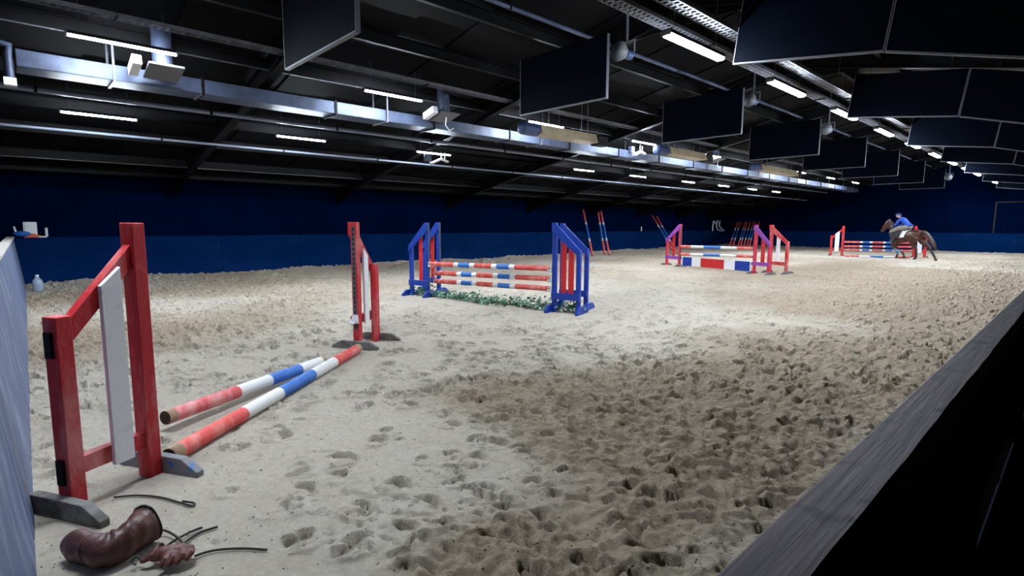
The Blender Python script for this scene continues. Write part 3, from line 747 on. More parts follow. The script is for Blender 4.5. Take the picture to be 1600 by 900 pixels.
def make_wing(name, label, tall, short, h_tall, h_short, frame, slats, foot, post=0.085, foot_len=0.62, foot_h=0.10, track=True, cup=None, rail_mat=None, low_mat=None, group=None, thick=None, foot_mats=None, brackets=False, slat_w=0.11, low_z=0.27, rail_face=0):
    """jump wing: tall inner post, short outer post, sloping head rail, low rail, upright slats, two cross feet"""
    tall, short = Vector(tall), Vector(short)
    d = short - tall; d.z = 0; W = d.length; d.normalize()
    ang = math.atan2(d.y, d.x)
    t = thing(name, label, 'jump wing', tall, ang, group)
    rail_mat = rail_mat or frame; low_mat = low_mat or frame
    thick = thick or post
    m = MB(); m.box((0, 0, h_tall / 2), (post, thick, h_tall)); m.build('tall_post', frame, t, bevel=0.006)
    m = MB(); m.box((W, 0, h_short / 2), (post, thick, h_short)); m.build('short_post', frame, t, bevel=0.006)
    # sloping head rail: butts between the posts (rail_face 0) or is planted on the face of them
    rh = 0.11
    if rail_face == 0:
        za, zb = h_tall - 0.13, h_short - 0.02
        m = MB(); a, b = post / 2, W - post / 2
        m.prism([(a, -thick * 0.3, za), (b, -thick * 0.3, zb), (b, -thick * 0.3, zb - rh * 1.25), (a, -thick * 0.3, za - rh * 1.25)], (0, thick * 0.6, 0)); m.build('head_rail', rail_mat, t, bevel=0.005)
        yl = 0.0
    else:
        yl = rail_face * (thick / 2 + 0.018)
        m = MB(); m.prism([(-post / 2, yl - 0.018, h_tall), (post * 0.3, yl - 0.018, h_tall), (W + post / 2, yl - 0.018, h_short + 0.0), (W + post / 2, yl - 0.018, h_short - rh * 1.3), (-post / 2, yl - 0.018, h_tall - rh * 1.5)], (0, 0.036, 0)); m.build('head_rail', rail_mat, t, bevel=0.005)
    m = MB()
    if rail_face == 0: m.box((W / 2, 0, low_z), (W - post, thick * 0.6, 0.10))
    else: m.box((W / 2, yl, low_z), (W + post, 0.036, 0.12))
    m.build('low_rail', low_mat, t, bevel=0.005)
    za, zb = h_tall - 0.13 - rh * 0.3, h_short - 0.02 - rh * 0.3
    for f, sm in slats:
        x = W * f; zt = za + (zb - za) * f + (0.02 if rail_face == 0 else 0.0)
        sl = (zb - za) / W * slat_w / 2
        ys = (thick * 0.3 + 0.012) if rail_face == 0 else 0.0
        sy = 1 if Vector((-d.y, d.x, 0)).dot(-tall) > 0 else -1
        m = MB(); m.prism([(x - slat_w / 2, sy * ys - 0.014, low_z - 0.07), (x + slat_w / 2, sy * ys - 0.014, low_z - 0.07), (x + slat_w / 2, sy * ys - 0.014, zt + sl), (x - slat_w / 2, sy * ys - 0.014, zt - sl)], (0, 0.028, 0)); m.build('slat', sm, t, bevel=0.003)
    fm = foot_mats or [foot, foot]
    for x, q in ((0, fm[0]), (W, fm[1])):
        for s in (-1,):
            L2 = foot_len / 2; w = 0.055; xo = x + (post / 2 + w / 2 if x == 0 else -post / 2 - w / 2) * 1.0
            xo = x - (post / 2 + w / 2) if x == 0 else x + (post / 2 + w / 2)
            m = MB(); m.prism([(xo - w / 2, -L2, 0), (xo - w / 2, L2, 0), (xo - w / 2, L2, foot_h * 0.35), (xo - w / 2, L2 - 0.13, foot_h), (xo - w / 2, -L2 + 0.13, foot_h), (xo - w / 2, -L2, foot_h * 0.35)], (w, 0, 0)); m.build('foot', q, t, bevel=0.005)
    if track:
        m = MB(); hw = thick * 0.28; hh = thick * 0.12; z0, z1 = h_tall * 0.15, h_tall * 0.97
        ys_ = [-hw, -hh, hh, hw]; zs_ = [z0]
        for z in np.arange(z0 + 0.03, z1 - 0.04, 0.062): zs_ += [z, z + 0.032]
        zs_.append(z1); xf = -post / 2 - 0.006
        m.add([(xf, y, z) for z in zs_ for y in ys_], [(i * 4 + k, i * 4 + k + 1, i * 4 + k + 5, i * 4 + k + 4) for i in range(len(zs_) - 1) for k in range(3)])
        m.m = [1 if (k == 1 and i % 2 == 1) else 0 for i in range(len(zs_) - 1) for k in range(3)]
        o = m.build('keyhole_track', [STEEL_LT, HOLE], t); md = o.modifiers.new('solid', 'SOLIDIFY'); md.thickness = 0.005; md.offset = 0
    if cup is not None:
        for z in (cup if hasattr(cup, '__len__') else [cup]):
            m = MB()
            m.prism([(-post / 2 - 0.008, -0.05, z - 0.05), (-post / 2 - 0.008, 0.05, z - 0.05), (-post / 2 - 0.008, 0.04, z + 0.06), (-post / 2 - 0.008, -0.04, z + 0.06)], (-0.015, 0, 0))
            pts = [(-post / 2 - 0.02, 0.055 * math.cos(a), z + 0.0 + 0.055 * math.sin(a)) for a in np.linspace(math.pi, 2 * math.pi, 9)]
            pts2 = [(p[0], p[1] * 0.8, z + (p[2] - z) * 0.75) for p in reversed(pts)]
            m.prism(pts + pts2, (-0.07, 0, 0)); m.build('pole_cup', WHITE_PLASTIC, t)
    if brackets:
        for z in (0.24, 0.95):
            m = MB(); m.box((W + post / 2 + 0.008, 0, z), (0.016, thick * 0.5, 0.14)); m.build('bracket', STEEL, t)
    return t

def ground(u, v):
    p = at(u, v); return p

def build_front_jump():
    tb = ground(236, 741); sb = ground(117, 797)
    wid = 0.46
    d = (sb - tb).normalized(); sb = tb + d * max((sb - tb).length, 0.40)
    for p in (tb, sb): calm(p.x, p.y, 0.36)
    make_wing('jump_wing', 'worn red jump wing with one white slat standing against the near kickboard', tb, sb, height_at(tb, 348), height_at(sb, 494), RED_WORN, [(0.42, WHITE)], FOOT, post=0.085, thick=0.10, foot_len=0.66, foot_h=0.11, track=True, foot_mats=[FOOT_BLUE, FOOT], brackets=True, slat_w=0.12, low_z=0.25)
    t2 = ground(560, 543); s2 = ground(583, 534)
    d2 = (s2 - t2).normalized(); s2 = t2 + d2 * 0.44
    for p in (t2, s2): calm(p.x, p.y, 0.36)
    make_wing('jump_wing', 'red jump wing with white slat and hole strip behind the crossed ground poles', t2, s2, height_at(t2, 347), height_at(s2, 412), RED_WORN, [(0.5, WHITE)], FOOT, post=0.085, thick=0.085, foot_len=0.66, foot_h=0.10, cup=[0.38], slat_w=0.10, low_z=0.36, rail_face=1)
    # ground poles
    r = 0.057
    p0 = at(264, 713, r); p1 = at(560, 544, r)
    for t in np.linspace(0, 1, 14):
        q = p0.lerp(p1, t); calm(q.x, q.y, 0.14)
    segs = [(0, 0.725), (1, 0.544), (2, 0.616), (1, 0.513), (0, 0.607)]
    ln = (p1 - p0).length
    o = make_pole('ground_pole', 'red, white and blue pole lying nearest, reaching the far wing of the front jump', segs, ln, r, POLE_MATS, raw=0.09); lay(o, p0 + Vector((0, 0, 0.0)), p1)
    q0 = at(258, 653, 0.12); q1 = at(506, 563.5, 0.06)
    for t in np.linspace(0, 1, 14):
        q = q0.lerp(q1, t); calm(q.x, q.y, 0.12)
    o = make_pole('ground_pole', 'faded pink, white and blue pole lying behind the nearest one, crossing it', [(0, 0.656), (1, 0.411), (2, 0.453), (1, 0.367)], (q1 - q0).length, r, PINK_MATS, raw=0.07); lay(o, q0, q1)

def build_blue_jump():
    # wings
    W = {}
    specs = [('front left', (669, 463.5), (642, 461.5), 348, 384), ('back left', (686, 458), (662, 456.5), 347.5, 383), ('front right', (866, 487), (905, 489.5), 348, 391), ('back right', (878, 480), (917, 482), 349, 389)]
    P = {}
    for k, a, b, va, vb in specs:
        P[k] = (ground(*a), ground(*b), va, vb)
    axis = (P['front left'][0] - P['front right'][0]).normalized()
    labs = {'front left': 'blue jump wing with red slat at the left end, holding the top pole', 'back left': 'blue jump wing set just behind the left end of the blue jump', 'front right': 'blue jump wing with red slat at the right end, nearest the camera', 'back right': 'blue jump wing set just behind the right end of the blue jump'}
    for k in P:
        tb, sb, va, vb = P[k]
        sgn = 1 if 'left' in k else -1
        d = axis * sgn
        wd = (sb - tb).length
        dm = (sb - tb).normalized()
        d = (d * 0.5 + dm * 0.5).normalized()
        wd = min(max(wd, 0.42), 0.62)
        sb2 = tb + d * wd
        for p in (tb, sb2): calm(p.x, p.y, 0.4)
        W[k] = (tb, sb2)
        face = -1 if 'left' in k else 1
        # planted rails face the camera
        n = Vector((-d.y, d.x, 0)); face = 1 if n.dot(-tb) > 0 else -1
        ht = height_at(tb, va)
        make_wing('jump_wing', labs[k], tb, sb2, ht, height_at(sb2, vb), BLUE, [(0.42, RED)] if 'left' in k else [(0.38, RED), (0.68, RED)], BLUE, post=0.08, thick=0.07, foot_len=0.5, foot_h=0.13, cup=[height_at(tb, 413)] if k == 'front left' else ([height_at(tb, 426.5), height_at(tb, 439)] if k == 'back left' else ([height_at(tb, 421), height_at(tb, 437), height_at(tb, 452.5)] if k == 'front right' else None)), rail_face=face, low_z=0.30, slat_w=0.09 if 'left' in k else 0.1, group='blue jump wings')
    # poles
    labs = ['topmost red, white and blue pole of the blue winged jump', 'middle red, white and blue pole of the blue winged jump', 'lowest red, white and blue pole of the blue winged jump']
    ends = [((672, 411), (861, 420)), ((682, 425.5), (861, 436)), ((681, 438), (861, 451.5))]
    segs = [(0, 2.2), (1, .42), (2, 1.0), (1, .42), (0, 1.45), (1, .42), (2, 1.0), (1, .42), (0, 2.5)]
    for i, (a, b) in enumerate(ends):
        lt = W['front left'][0] if i == 0 else W['back left'][0].lerp(W['front left'][0], 0.45)
        rt = W['front right'][0]
        pa = Vector((lt.x, lt.y, height_at(lt, a[1] + 1))); pb = Vector((rt.x, rt.y, height_at(rt, b[1])))
        dd = (pb - pa).normalized(); pa = pa + dd * (0.06 if i == 0 else 0.02); pb = pb - dd * 0.06
        o = make_pole('jump_pole', labs[i], segs, (pb - pa).length, 0.05, POLE_MATS, raw=0.06, group='poles of the blue jump'); lay(o, pa, pb)
    # ivy garlands on the sand
    def garland(path, n, label, h=0.13):
        t = thing('ivy_garland', label, 'garland', path[0], 0, 'ivy garlands')
        pts = [Vector(p) - Vector(path[0]) for p in path]
        dense = []
        for a, b in zip(pts[:-1], pts[1:]):
            for q in np.linspace(0, 1, 10, endpoint=False): dense.append(a.lerp(b, q))
        dense.append(pts[-1])
        m = MB(); m.tube([p + Vector((0, 0, 0.03 + 0.02 * math.sin(i * 0.9))) for i, p in enumerate(dense)], 0.012, 6); m.build('stem', STEM, t)
        m = MB(); rr = random.Random(len(label))
        for k in range(n):
            p = dense[int(rr.random() * len(dense))] + Vector((rr.gauss(0, 0.07), rr.gauss(0, 0.07), 0.02 + abs(rr.gauss(0, h * 0.55))))
            L = rr.uniform(0.05, 0.085)
            R = Euler((rr.uniform(-1.0, 1.0), rr.uniform(-1.0, 1.0), rr.uniform(0, 6.28))).to_matrix()
            sh = [(0, 0, 0), (0.45, 0.2, 0.06), (0.5, 0.55, 0.0), (0.22, 0.62, 0.05), (0, 1.05, -0.08), (-0.22, 0.62, 0.05), (-0.5, 0.55, 0.0), (-0.45, 0.2, 0.06), (0, 0.5, 0.1)]
            vs = [p + R @ (Vector(q) * L) for q in sh]
            m.add(vs, [(i, i + 1, 8) for i in range(7)] + [(7, 0, 8)])
        m.build('leaves', LEAF, t, fix=False)
    fl, fr, bl = W['front left'][0], W['front right'][0], W['back left'][0]
    ax = (fr - fl)
    def on(t, off=0.0):
        p = fl + ax * t; nrm = Vector((-ax.y, ax.x, 0)).normalized(); p = p + nrm * off; return Vector((p.x, p.y, 0.0))
    garland([on(0.06, 0.1), on(0.2, 0.02), on(0.34, 0.1)], 230, 'left green ivy garland lying under the poles of the blue jump')
    garland([on(0.36, 0.05), on(0.5, -0.04), on(0.66, -0.02), on(0.8, 0.02), on(0.95, 0.06)], 430, 'right green ivy garland lying under the poles of the blue jump', 0.15)
    s = W['front left'][1]; garland([s.lerp(fl, -0.1) + Vector((0.05, 0.1, 0)), s.lerp(fl, 0.5) + Vector((0.05, 0.1, 0)), fl + Vector((0.08, 0.12, 0))], 120, 'green ivy heaped behind the feet of the left blue wing')
    s = W['front right'][1]; garland([fr + Vector((0.05, 0.1, 0)), fr.lerp(s, 0.5) + Vector((0.05, 0.12, 0)), s + Vector((0, 0.12, 0))], 110, 'green ivy heaped behind the feet of the right blue wing')

def build_purple_jump():
    l0, l1 = ground(1061, 416.5), ground(1044.5, 414)
    r0, r1 = ground(1178, 427.5), ground(1200, 429)
    b0, b1 = ground(1190, 426.5), ground(1214, 429)
    ax = (l0 - r0).normalized()
    for p in (l0, l1, r0, r1, b0, b1): calm(p.x, p.y, 0.4)
    def mk(tb, sb, va, vb, lab, frame, slats, rail, sgn):
        d = (ax * sgn * 0.6 + (sb - tb).normalized() * 0.4).normalized()
        wd = min(max((sb - tb).length, 0.5), 0.75)
        sb2 = tb + d * wd
        n = Vector((-d.y, d.x, 0)); face = 1 if n.dot(-tb) > 0 else -1
        make_wing('jump_wing', lab, tb, sb2, height_at(tb, va), height_at(sb2, vb), frame, slats, FOOT, post=0.09, thick=0.08, foot_len=0.6, foot_h=0.09, rail_mat=rail, low_mat=rail, rail_face=face, low_z=0.34, slat_w=0.13, group=None)
        return sb2
    mk(l0, l1, 350.5, 374, 'crimson jump wing with purple rails at the left end of the plank jump', CRIMSON, [(0.5, RED)], PURPLE, 1)
    mk(r0, r1, 351.5, 380, 'crimson jump wing with purple rails at the right end of the plank jump', CRIMSON, [(0.55, RED)], PURPLE, -1)
    mk(b0 + Vector((0.12, 0.35, 0)), b1 + Vector((0.12, 0.35, 0)), 351.5, 377, 'faded red wing with white slat standing right of the purple railed wing', RED_WORN, [(0.45, WHITE)], RED_WORN, -1)
    segs = [(0, .85), (1, 1.1), (2, 1.35), (1, 1.25), (0, 1.05)]
    for i, (va, vb) in enumerate([(385, 388.5), (397, 401)]):
        pa = Vector((l0.x, l0.y, height_at(l0, va))); pb = Vector((r0.x, r0.y, height_at(r0, vb)))
        d = (pb - pa).normalized(); pa += d * 0.06; pb -= d * 0.06
        o = make_pole('jump_pole', ['upper slim red, white and blue pole of the plank jump', 'lower slim red, white and blue pole above the plank'][i], segs, (pb - pa).length, 0.05, POLE_MATS, raw=0.05, group='poles of the plank jump'); lay(o, pa, pb)
    # painted plank with blue, white and red fields
    pa = l0.copy(); pb = r0.copy(); d = (pb - pa).normalized(); pa += d * 0.14; pb -= d * 0.14
    za, zb = height_at(pa, 402.5), height_at(pa, 416) 
    za2, zb2 = height_at(pb, 407.5), height_at(pb, 422.5)
    top = (za + za2) / 2; bot = (zb + zb2) / 2
    t = thing('filler_plank', 'blue, white and red painted plank hanging below the poles of the plank jump', 'jump plank', pa, math.atan2(d.y, d.x))
    ln = (pb - pa).length; m = MB()
    sh = [(1, .06), (2, .65), (1, .6), (0, 1.5), (1, .65), (2, .85), (1, .04)]; tot = sum(s for _, s in sh); x = 0
    for mi, s in sh:
        w = ln * s / tot; m.box((x + w / 2, 0, (top + bot) / 2), (w, 0.03, top - bot), None, mi); x += w
    m.build('board', [RED, WHITE, BLUE], t)
    m = MB(); m.box((ln / 2, 0, top + 0.012), (ln, 0.036, 0.024)); m.build('edge_strip', WHITE, t)
    for x in (-0.02, ln + 0.02):
        m = MB(); m.box((x, 0, top - 0.06), (0.07, 0.02, 0.07)); m.build('hook', STEEL_LT, t)

def build_far_jump():
    l0, l1 = ground(1315, 399.5), ground(1297.5, 399)
    r0, r1 = ground(1427, 402.3), ground(1444, 403)
    for p in (l0, l1, r0, r1): calm(p.x, p.y, 0.5)
    make_wing('jump_wing', 'red jump wing with white slat at the left end of the far jump', l0, l1, height_at(l0, 353), height_at(l1, 368), RED, [(0.5, WHITE)], FOOT, post=0.11, thick=0.08, foot_len=0.55, foot_h=0.09, slat_w=0.2, low_z=0.3)
    make_wing('jump_wing', 'red jump wing with white slat standing behind the horse', r0, r1, height_at(r0, 353), height_at(r1, 369), RED, [(0.5, WHITE)], FOOT, post=0.11, thick=0.08, foot_len=0.55, foot_h=0.09, slat_w=0.2, low_z=0.3)
    segs = [(0, 2.0), (1, .35), (2, .9), (1, .35), (0, 1.3), (1, .35), (2, .9), (1, .35), (0, 2.0)]
    for i, (va, vb) in enumerate([(378, 380), (384.8, 386), (390.7, 392)]):
        pa = Vector((l0.x, l0.y, height_at(l0, va))); pb = Vector((r0.x, r0.y, height_at(r0, vb)))
        d = (pb - pa).normalized(); pa += d * 0.08; pb -= d * 0.08
        o = make_pole('jump_pole', ['topmost', 'middle', 'lowest'][i] + ' red, white and blue pole of the far jump behind the horse', segs, (pb - pa).length, 0.05, POLE_MATS, group='poles of the far jump'); lay(o, pa, pb)
    pa, pb = at(1320, 400, 0.05), at(1421, 402.5, 0.05)
    for t in np.linspace(0, 1, 14):
        q = pa.lerp(pb, t); calm(q.x, q.y, 0.15)
    o = make_pole('ground_pole', 'red and white pole lying on the sand before the far jump', [(0, 1.4), (1, 1.1), (2, 1.3), (1, 1.1), (0, 1.4)], (pb - pa).length, 0.05, POLE_MATS); lay(o, pa, pb)

def build_wall_poles():
    segs = [(0, 1.25), (1, .28), (2, 1.3), (1, .28), (0, 1.25)]
    # poles stood against the left wall
    def lean_left(top, bot, label, off=0.0):
        q = at(*bot, 0.05)
        yy = q.y
        for _ in range(4): p = at_x(*top, wall_x(yy) + 0.10); yy = p.y
        L = (p - q).length
        o = make_pole('jump_pole', label, segs, L, 0.05, POLE_MATS, group='poles stood against the walls'); lay(o, q, p)
    lean_left((911, 327.5), (926, 400), 'single striped pole leaning on the navy wall behind the blue jump')
    lean_left((934, 329), (945, 398), 'left pole of the pair leaning on the navy wall beside the single pole')
    lean_left((938.5, 328.5), (952, 398), 'right pole of the pair leaning on the navy wall beside the single pole')
    lean_left((1019, 337), (1054.5, 397), 'left pole of the slanting pair leaning behind the crimson purple wing')
    lean_left((1026, 338.5), (1058, 396), 'right pole of the slanting pair leaning behind the crimson purple wing')
    tops = [1152.7, 1156.7, 1164, 1167, 1172, 1177, 1180.5, 1186]; bots = [1138.4, 1143.8, 1152, 1156, 1161, 1166, 1170, 1176]
    names = ['leftmost', 'second from the left', 'third from the left', 'fourth from the left', 'fifth from the left', 'sixth from the left', 'seventh from the left', 'rightmost']
    for i, (a, b) in enumerate(zip(tops, bots)):
        p = at_y(a, 347, Y_FAR - 0.10); q = at(b, 388.5, 0.05); 
        if q.y > Y_FAR - 0.5: q.y = Y_FAR - 0.5
        o = make_pole('jump_pole', 'striped pole in the rack of eight by the far corner, ' + names[i], segs, (p - q).length, 0.05, POLE_MATS, group='poles racked in the far corner'); lay(o, q, p)

def build_wall_things():
    # white bent tubes hung on the left wall
    x0 = lambda y: wall_x(y) + 0.1
    def pt(u, v):
        y = 36.0
        for _ in range(4): p = at_x(u, v, x0(y)); y = p.y
        return p
    Z = lambda x, y: (1090 + x / 11.25, 330 + y / 11.25)
    curves = [[(262, 345), (268, 270), (274, 190), (284, 178)], [(290, 178), (312, 210), (330, 240), (350, 165)], [(350, 165), (328, 250), (345, 312), (385, 340), (432, 345)], [(392, 170), (380, 255), (402, 292), (440, 318), (468, 345)]]
    labs = ['straight leftmost white tube hung on the navy wall near the far corner', 'white zigzag tube hung second on the navy wall near the far corner', 'white curved tube hung third on the navy wall near the far corner', 'white curved tube hung rightmost on the navy wall near the far corner']
    for c, lab in zip(curves, labs):
        P = [pt(*Z(*q)) for q in c]
        m = MB(); m.tube([p - P[0] for p in P], 0.045, 10)
        o = m.build('bent_tube', WHITE_PLASTIC); o.location = P[0]; tag(o, lab, 'tube', 'white tubes on the wall')
    # white switch box on the left wall
    y = 1.0
    def pw(u, v, off):
        yy = 1.0
        for _ in range(4): p = at_x(u, v, wall_x(yy) + off); yy = p.y
        return p
    p = pw(47, 357, 0.03)
    t = thing('switch_box', 'pale grey electrical box with conduit stub on the navy wall at far left', 'switch box', p)
    m = MB(); m.box((0.02, 0, 0), (0.1, 0.26, 0.32)); m.build('box', WHITE_PLASTIC, t, bevel=0.012)
    m = MB(); m.tube([(0.03, 0.3, -0.2), (0.03, 0.3, 0.02)], 0.03, 10); m.tube([(0.03, 0.06, -0.21), (0.03, 0.3, -0.21)], 0.02, 8); m.build('conduit_stub', WHITE_PLASTIC, t)
    m = MB(); m.box((0.075, 0, 0.0), (0.012, 0.2, 0.26)); m.build('cover', WHITE_PLASTIC, t, bevel=0.004)
    p = pw(48, 369.5, 0.02); p.z = KICK_H + 0.07
    o = MB(); o.prism([(0, -0.13, -0.045), (0, 0.12, -0.045), (0, 0.2, 0.0), (0, 0.05, 0.06), (0, -0.13, 0.05)], (0.1, 0, 0)); ob = o.build('curry_brush', ORANGE, bevel=0.01); ob.location = p; tag(ob, 'orange brush lying on the kickboard ledge under the switch box', 'brush')
    p = pw(34, 368.5, 0.12); p.z = KICK_H + 0.12
    t = thing('feed_scoop', 'blue plastic scoop lying on the kickboard ledge at far left', 'scoop', p)
    m = MB(); m.ball((0.02, 0, 0), (0.07, 0.17, 0.07), 16, 10); m.build('bowl', BLUE_PLASTIC, t)
    m = MB(); m.tube([(0.02, -0.1, 0.03), (0.02, -0.13, 0.18)], 0.022, 8); m.build('handle', WHITE_PLASTIC, t)
    # water bottle on the sand
    q = at(60, 455, 0.0); calm(q.x, q.y, 0.3); q.z = sand(q.x, q.y)
    t = thing('water_bottle', 'clear plastic water bottle standing on the sand in the left corner', 'bottle', q)
    prof = [(0.0, 0.085), (0.03, 0.1), (0.2, 0.1), (0.24, 0.095), (0.28, 0.07), (0.32, 0.035), (0.34, 0.03)]
    m = MB(); m.loft([[(r * math.cos(2 * math.pi * k / 18), r * math.sin(2 * math.pi * k / 18), z) for k in range(18)] for z, r in prof]); m.build('bottle_body', CLEAR, t)
    m = MB(); m.tube([(0, 0, 0.34), (0, 0, 0.385)], 0.034, 12); m.build('cap', WHITE_PLASTIC, t)
    # small white bottle on the ledge of the left wall
    yy = 26.0
    for _ in range(4): p = at_x(1002, 361, wall_x(yy) + 0.03); yy = p.y
    t = thing('spray_bottle', 'tiny white bottle standing on the kickboard ledge of the left wall', 'bottle', (p.x, p.y, KICK_H + 0.025))
    m = MB(); m.tube([(0, 0, 0), (0, 0, 0.2), (0, 0, 0.24)], [0.035, 0.035, 0.02], 12); m.build('bottle_body', WHITE_PLASTIC, t)
    m = MB(); m.box((0, 0, 0.26), (0.03, 0.07, 0.04)); m.build('spray_head', WHITE_PLASTIC, t)
    # pale post top seen over the near kickboard
    p = at_x(2, 366, -9.0)
    t = thing('marker_post', 'white post standing behind the near kickboard', 'post', (-9.0, p.y - 0.1, 0))
    m = MB(); m.box((0, 0, 0.72), (0.1, 0.08, 1.44)); m.build('post', WHITE_PLASTIC, t, bevel=0.01)
    m = MB(); m.box((0, 0, 1.45), (0.14, 0.11, 0.03)); m.build('cap', GREY, t)

def build_rail():
    z = 1.06
    a = at(1112, 900, z); b = at(1294, 900, z)
    xl, xr = a.x, b.x
    t = thing('arena_fence', 'weathered wooden fence rail with black boards on the right', 'fence', (0, 0, 0))
    w = xr - xl; xc = (xl + xr) / 2
    m = MB()
    rr = random.Random(4)
    # beam with a slightly wavering worn outer edge
    ys = np.concatenate([np.arange(-0.1, 5, 0.06), np.arange(5, 42.3, 0.5)])
    rings = []
    for y in ys:
        wob = 0.0012 * math.sin(y * 5.0) + 0.0008 * math.sin(y * 17 + 1) - 0.004
        rings.append([(xl, y, z - 0.055), (xl, y, z - 0.008), (xl + 0.008, y, z), (xr - 0.014 + wob, y, z), (xr - 0.004 + wob, y, z - 0.012), (xr + wob * 0.4, y, z - 0.028), (xr, y, z - 0.055)])
    m.loft(rings, smooth=False); m.build('top_rail', RAIL, t)
    m = MB(); m.box((xr - 0.05, 21, z - 0.115), (0.035, 42.3, 0.11)); m.build('back_rail', OUTER, t)
    k = 0
    for zz in (0.12, 0.36, 0.60, 0.83):
        m = MB(); m.box((xl + 0.045, 21, zz), (0.03, 42.3, 0.2392)); m.build('board', NAVY_KICK if False else OUTER, t)
    for y in np.arange(0.6, 42, 2.4):
        m = MB(); m.box((xr - 0.025, y, 0.5), (0.07, 0.09, 0.99)); m.build('fence_post', OUTER, t)

# ------------------------------------------------------------------ boot, glove and cords in the foreground
def build_foreground_bits():
    # leather boot lying on its side: shaft to the right, foot to the left
    P = lambda u, v, z: at(u, v, z)
    c0 = P(228, 826, 0.13); toe = P(112, 868, 0.05)
    for q in (c0, toe, c0.lerp(toe, 0.5)): calm(q.x, q.y, 0.22)
    spine = [P(231, 818, 0.10), P(215, 830, 0.095), P(196, 844, 0.088), P(177, 855, 0.082), P(158, 859, 0.08), P(140, 857, 0.078), P(122, 852, 0.076), P(110, 850, 0.064)]
    rad = [0.092, 0.084, 0.078, 0.080, 0.082, 0.068, 0.074, 0.050]
    base = Vector((spine[4].x, spine[4].y, 0)); base.z = 0
    t = thing('leather_boot', 'empty brown leather boot lying on its side on the sand at lower left', 'boot', base)
    S0 = [p - base for p in spine]; S = []; RR = []
    for i in range(len(S0) - 1):
        p0, p1, p2, p3 = S0[max(i - 1, 0)], S0[i], S0[i + 1], S0[min(i + 2, len(S0) - 1)]
        for q in np.linspace(0, 1, 4, endpoint=False):
            S.append(0.5 * ((2 * p1) + (p2 - p0) * q + (2 * p0 - 5 * p1 + 4 * p2 - p3) * q * q + (-p0 + 3 * p1 - 3 * p2 + p3) * q ** 3)); RR.append(rad[i] * (1 - q) + rad[i + 1] * q)
    S.append(S0[-1]); RR.append(rad[-1]); rad = RR
    m = MB(); n = 28; rings = []
    N_R = len(S)
    for i, p in enumerate(S):
        tg = (S[min(i + 1, N_R - 1)] - S[max(i - 1, 0)]).normalized()
        a = tg.cross(Vector((0, 0, 1))).normalized(); b = a.cross(tg).normalized()
        r = rad[i]; ring = []
        ankle = math.exp(-((i - 12) / 4.5) ** 2)
        for k in range(n):
            an = 2 * math.pi * k / n
            wr = 1 + (0.03 + 0.06 * ankle) * math.sin(i * 1.75 + 2.2 * math.sin(an + 0.6)) + 0.05 * math.sin(2 * an + i * 0.5) + 0.035 * math.sin(4 * an - i * 0.8)
            wr -= 0.16 * ankle * max(0.0, math.sin(an)) ** 3
            q = p + a * (math.cos(an) * r * 0.82 * wr) + b * (math.sin(an) * r * 1.05 * wr)
            q.z = max(q.z, 0.004); ring.append(q)
        rings.append(ring)
    m.loft(rings, caps=False)
    m.add(rings[-1], [tuple(range(n))], 0, True)
    tg = (S[1] - S[0]).normalized()
    inn = [[S[0] + (q - S[0]) * 0.9 for q in rings[0]], [S[6] + (q - S[6]) * 0.82 for q in rings[6]]]
    m.loft(inn, 1, caps=False); m.add(inn[1], [tuple(range(n))], 1)
    m.loft([rings[0], inn[0]], 0, caps=False)
    m.build('shaft', [LEATHER, HOLE], t, fix=True, subsurf=1)
    m = MB(); m.tube(rings[0] + [rings[0][0]], 0.006, 8); m.build('collar_piping', BLACK_LEATHER, t)
    m = MB(); k0 = rings[19]; m.tube([S[19] + (q - S[19]) * 1.01 for q in k0] + [S[19] + (k0[0] - S[19]) * 1.01], 0.003, 6); m.build('seam', LEATHER_RED, t)
    m = MB()
    low = [r[int(n * 0.75)] for r in rings[12:]]
    m.tube([q + Vector((0, 0, 0.004)) for q in low], [(0.03, 0.01)] * len(low), 8); m.build('sole', BLACK_LEATHER, t)
    # crumpled glove: palm with five fingers
    pc = P(270, 875, 0.02); calm(pc.x, pc.y, 0.22)
    t = thing('leather_glove', 'crumpled reddish brown leather glove on the sand beside the boot', 'glove', pc)
    R3 = Vector(tuple(ROT[:, 0])); R3.z = 0; R3.normalize(); Fw = Vector((-R3.y, R3.x, 0))
    W = lambda r, f, z: R3 * r + Fw * f + Vector((0, 0, z))
    m = MB()
    m.ball((0, 0, 0.03), (0.055, 0.05, 0.03), 14, 8)
    m.tube([W(-0.09, -0.01, 0.02), W(-0.04, 0.0, 0.035), W(0.03, 0.02, 0.035), W(0.08, 0.035, 0.03)], [0.024, 0.034, 0.034, 0.022], 12)
    fingers = [[(0.075, 0.03, .03), (0.09, -0.005, .04), (0.082, -0.035, .022)], [(0.05, 0.015, .04), (0.062, -0.028, .045), (0.055, -0.062, .02)], [(0.02, 0.0, .04), (0.03, -0.04, .042), (0.022, -0.075, .018)], [(-0.01, -0.01, .04), (-0.002, -0.05, .036), (-0.012, -0.078, .016)], [(-0.05, 0.0, .03), (-0.085, -0.02, .034), (-0.115, -0.035, .016), (-0.13, -0.03, .014)]]
    for f in fingers: m.tube([W(*q) for q in f], [0.0155, 0.0165, 0.012] + [0.010] * (len(f) - 3), 10)
    m.build('glove_body', LEATHER_RED, t, remesh=0.005, smooth_it=3)
    m = MB(); m.tube([W(-0.085, 0.0, .03), W(-0.105, 0.045, .05), W(-0.10, 0.075, .035), W(-0.08, 0.065, .02)], [(0.012, 0.004)] * 4, 8); m.build('cuff_strap', LEATHER, t)
    m = MB(); m.tube([W(-0.13, -0.02, .012), W(-0.155, -0.015, .03), W(-0.165, -0.04, .02), W(-0.14, -0.05, .01)], 0.006, 8); m.build('buckle_loop', BLACK_LEATHER, t)
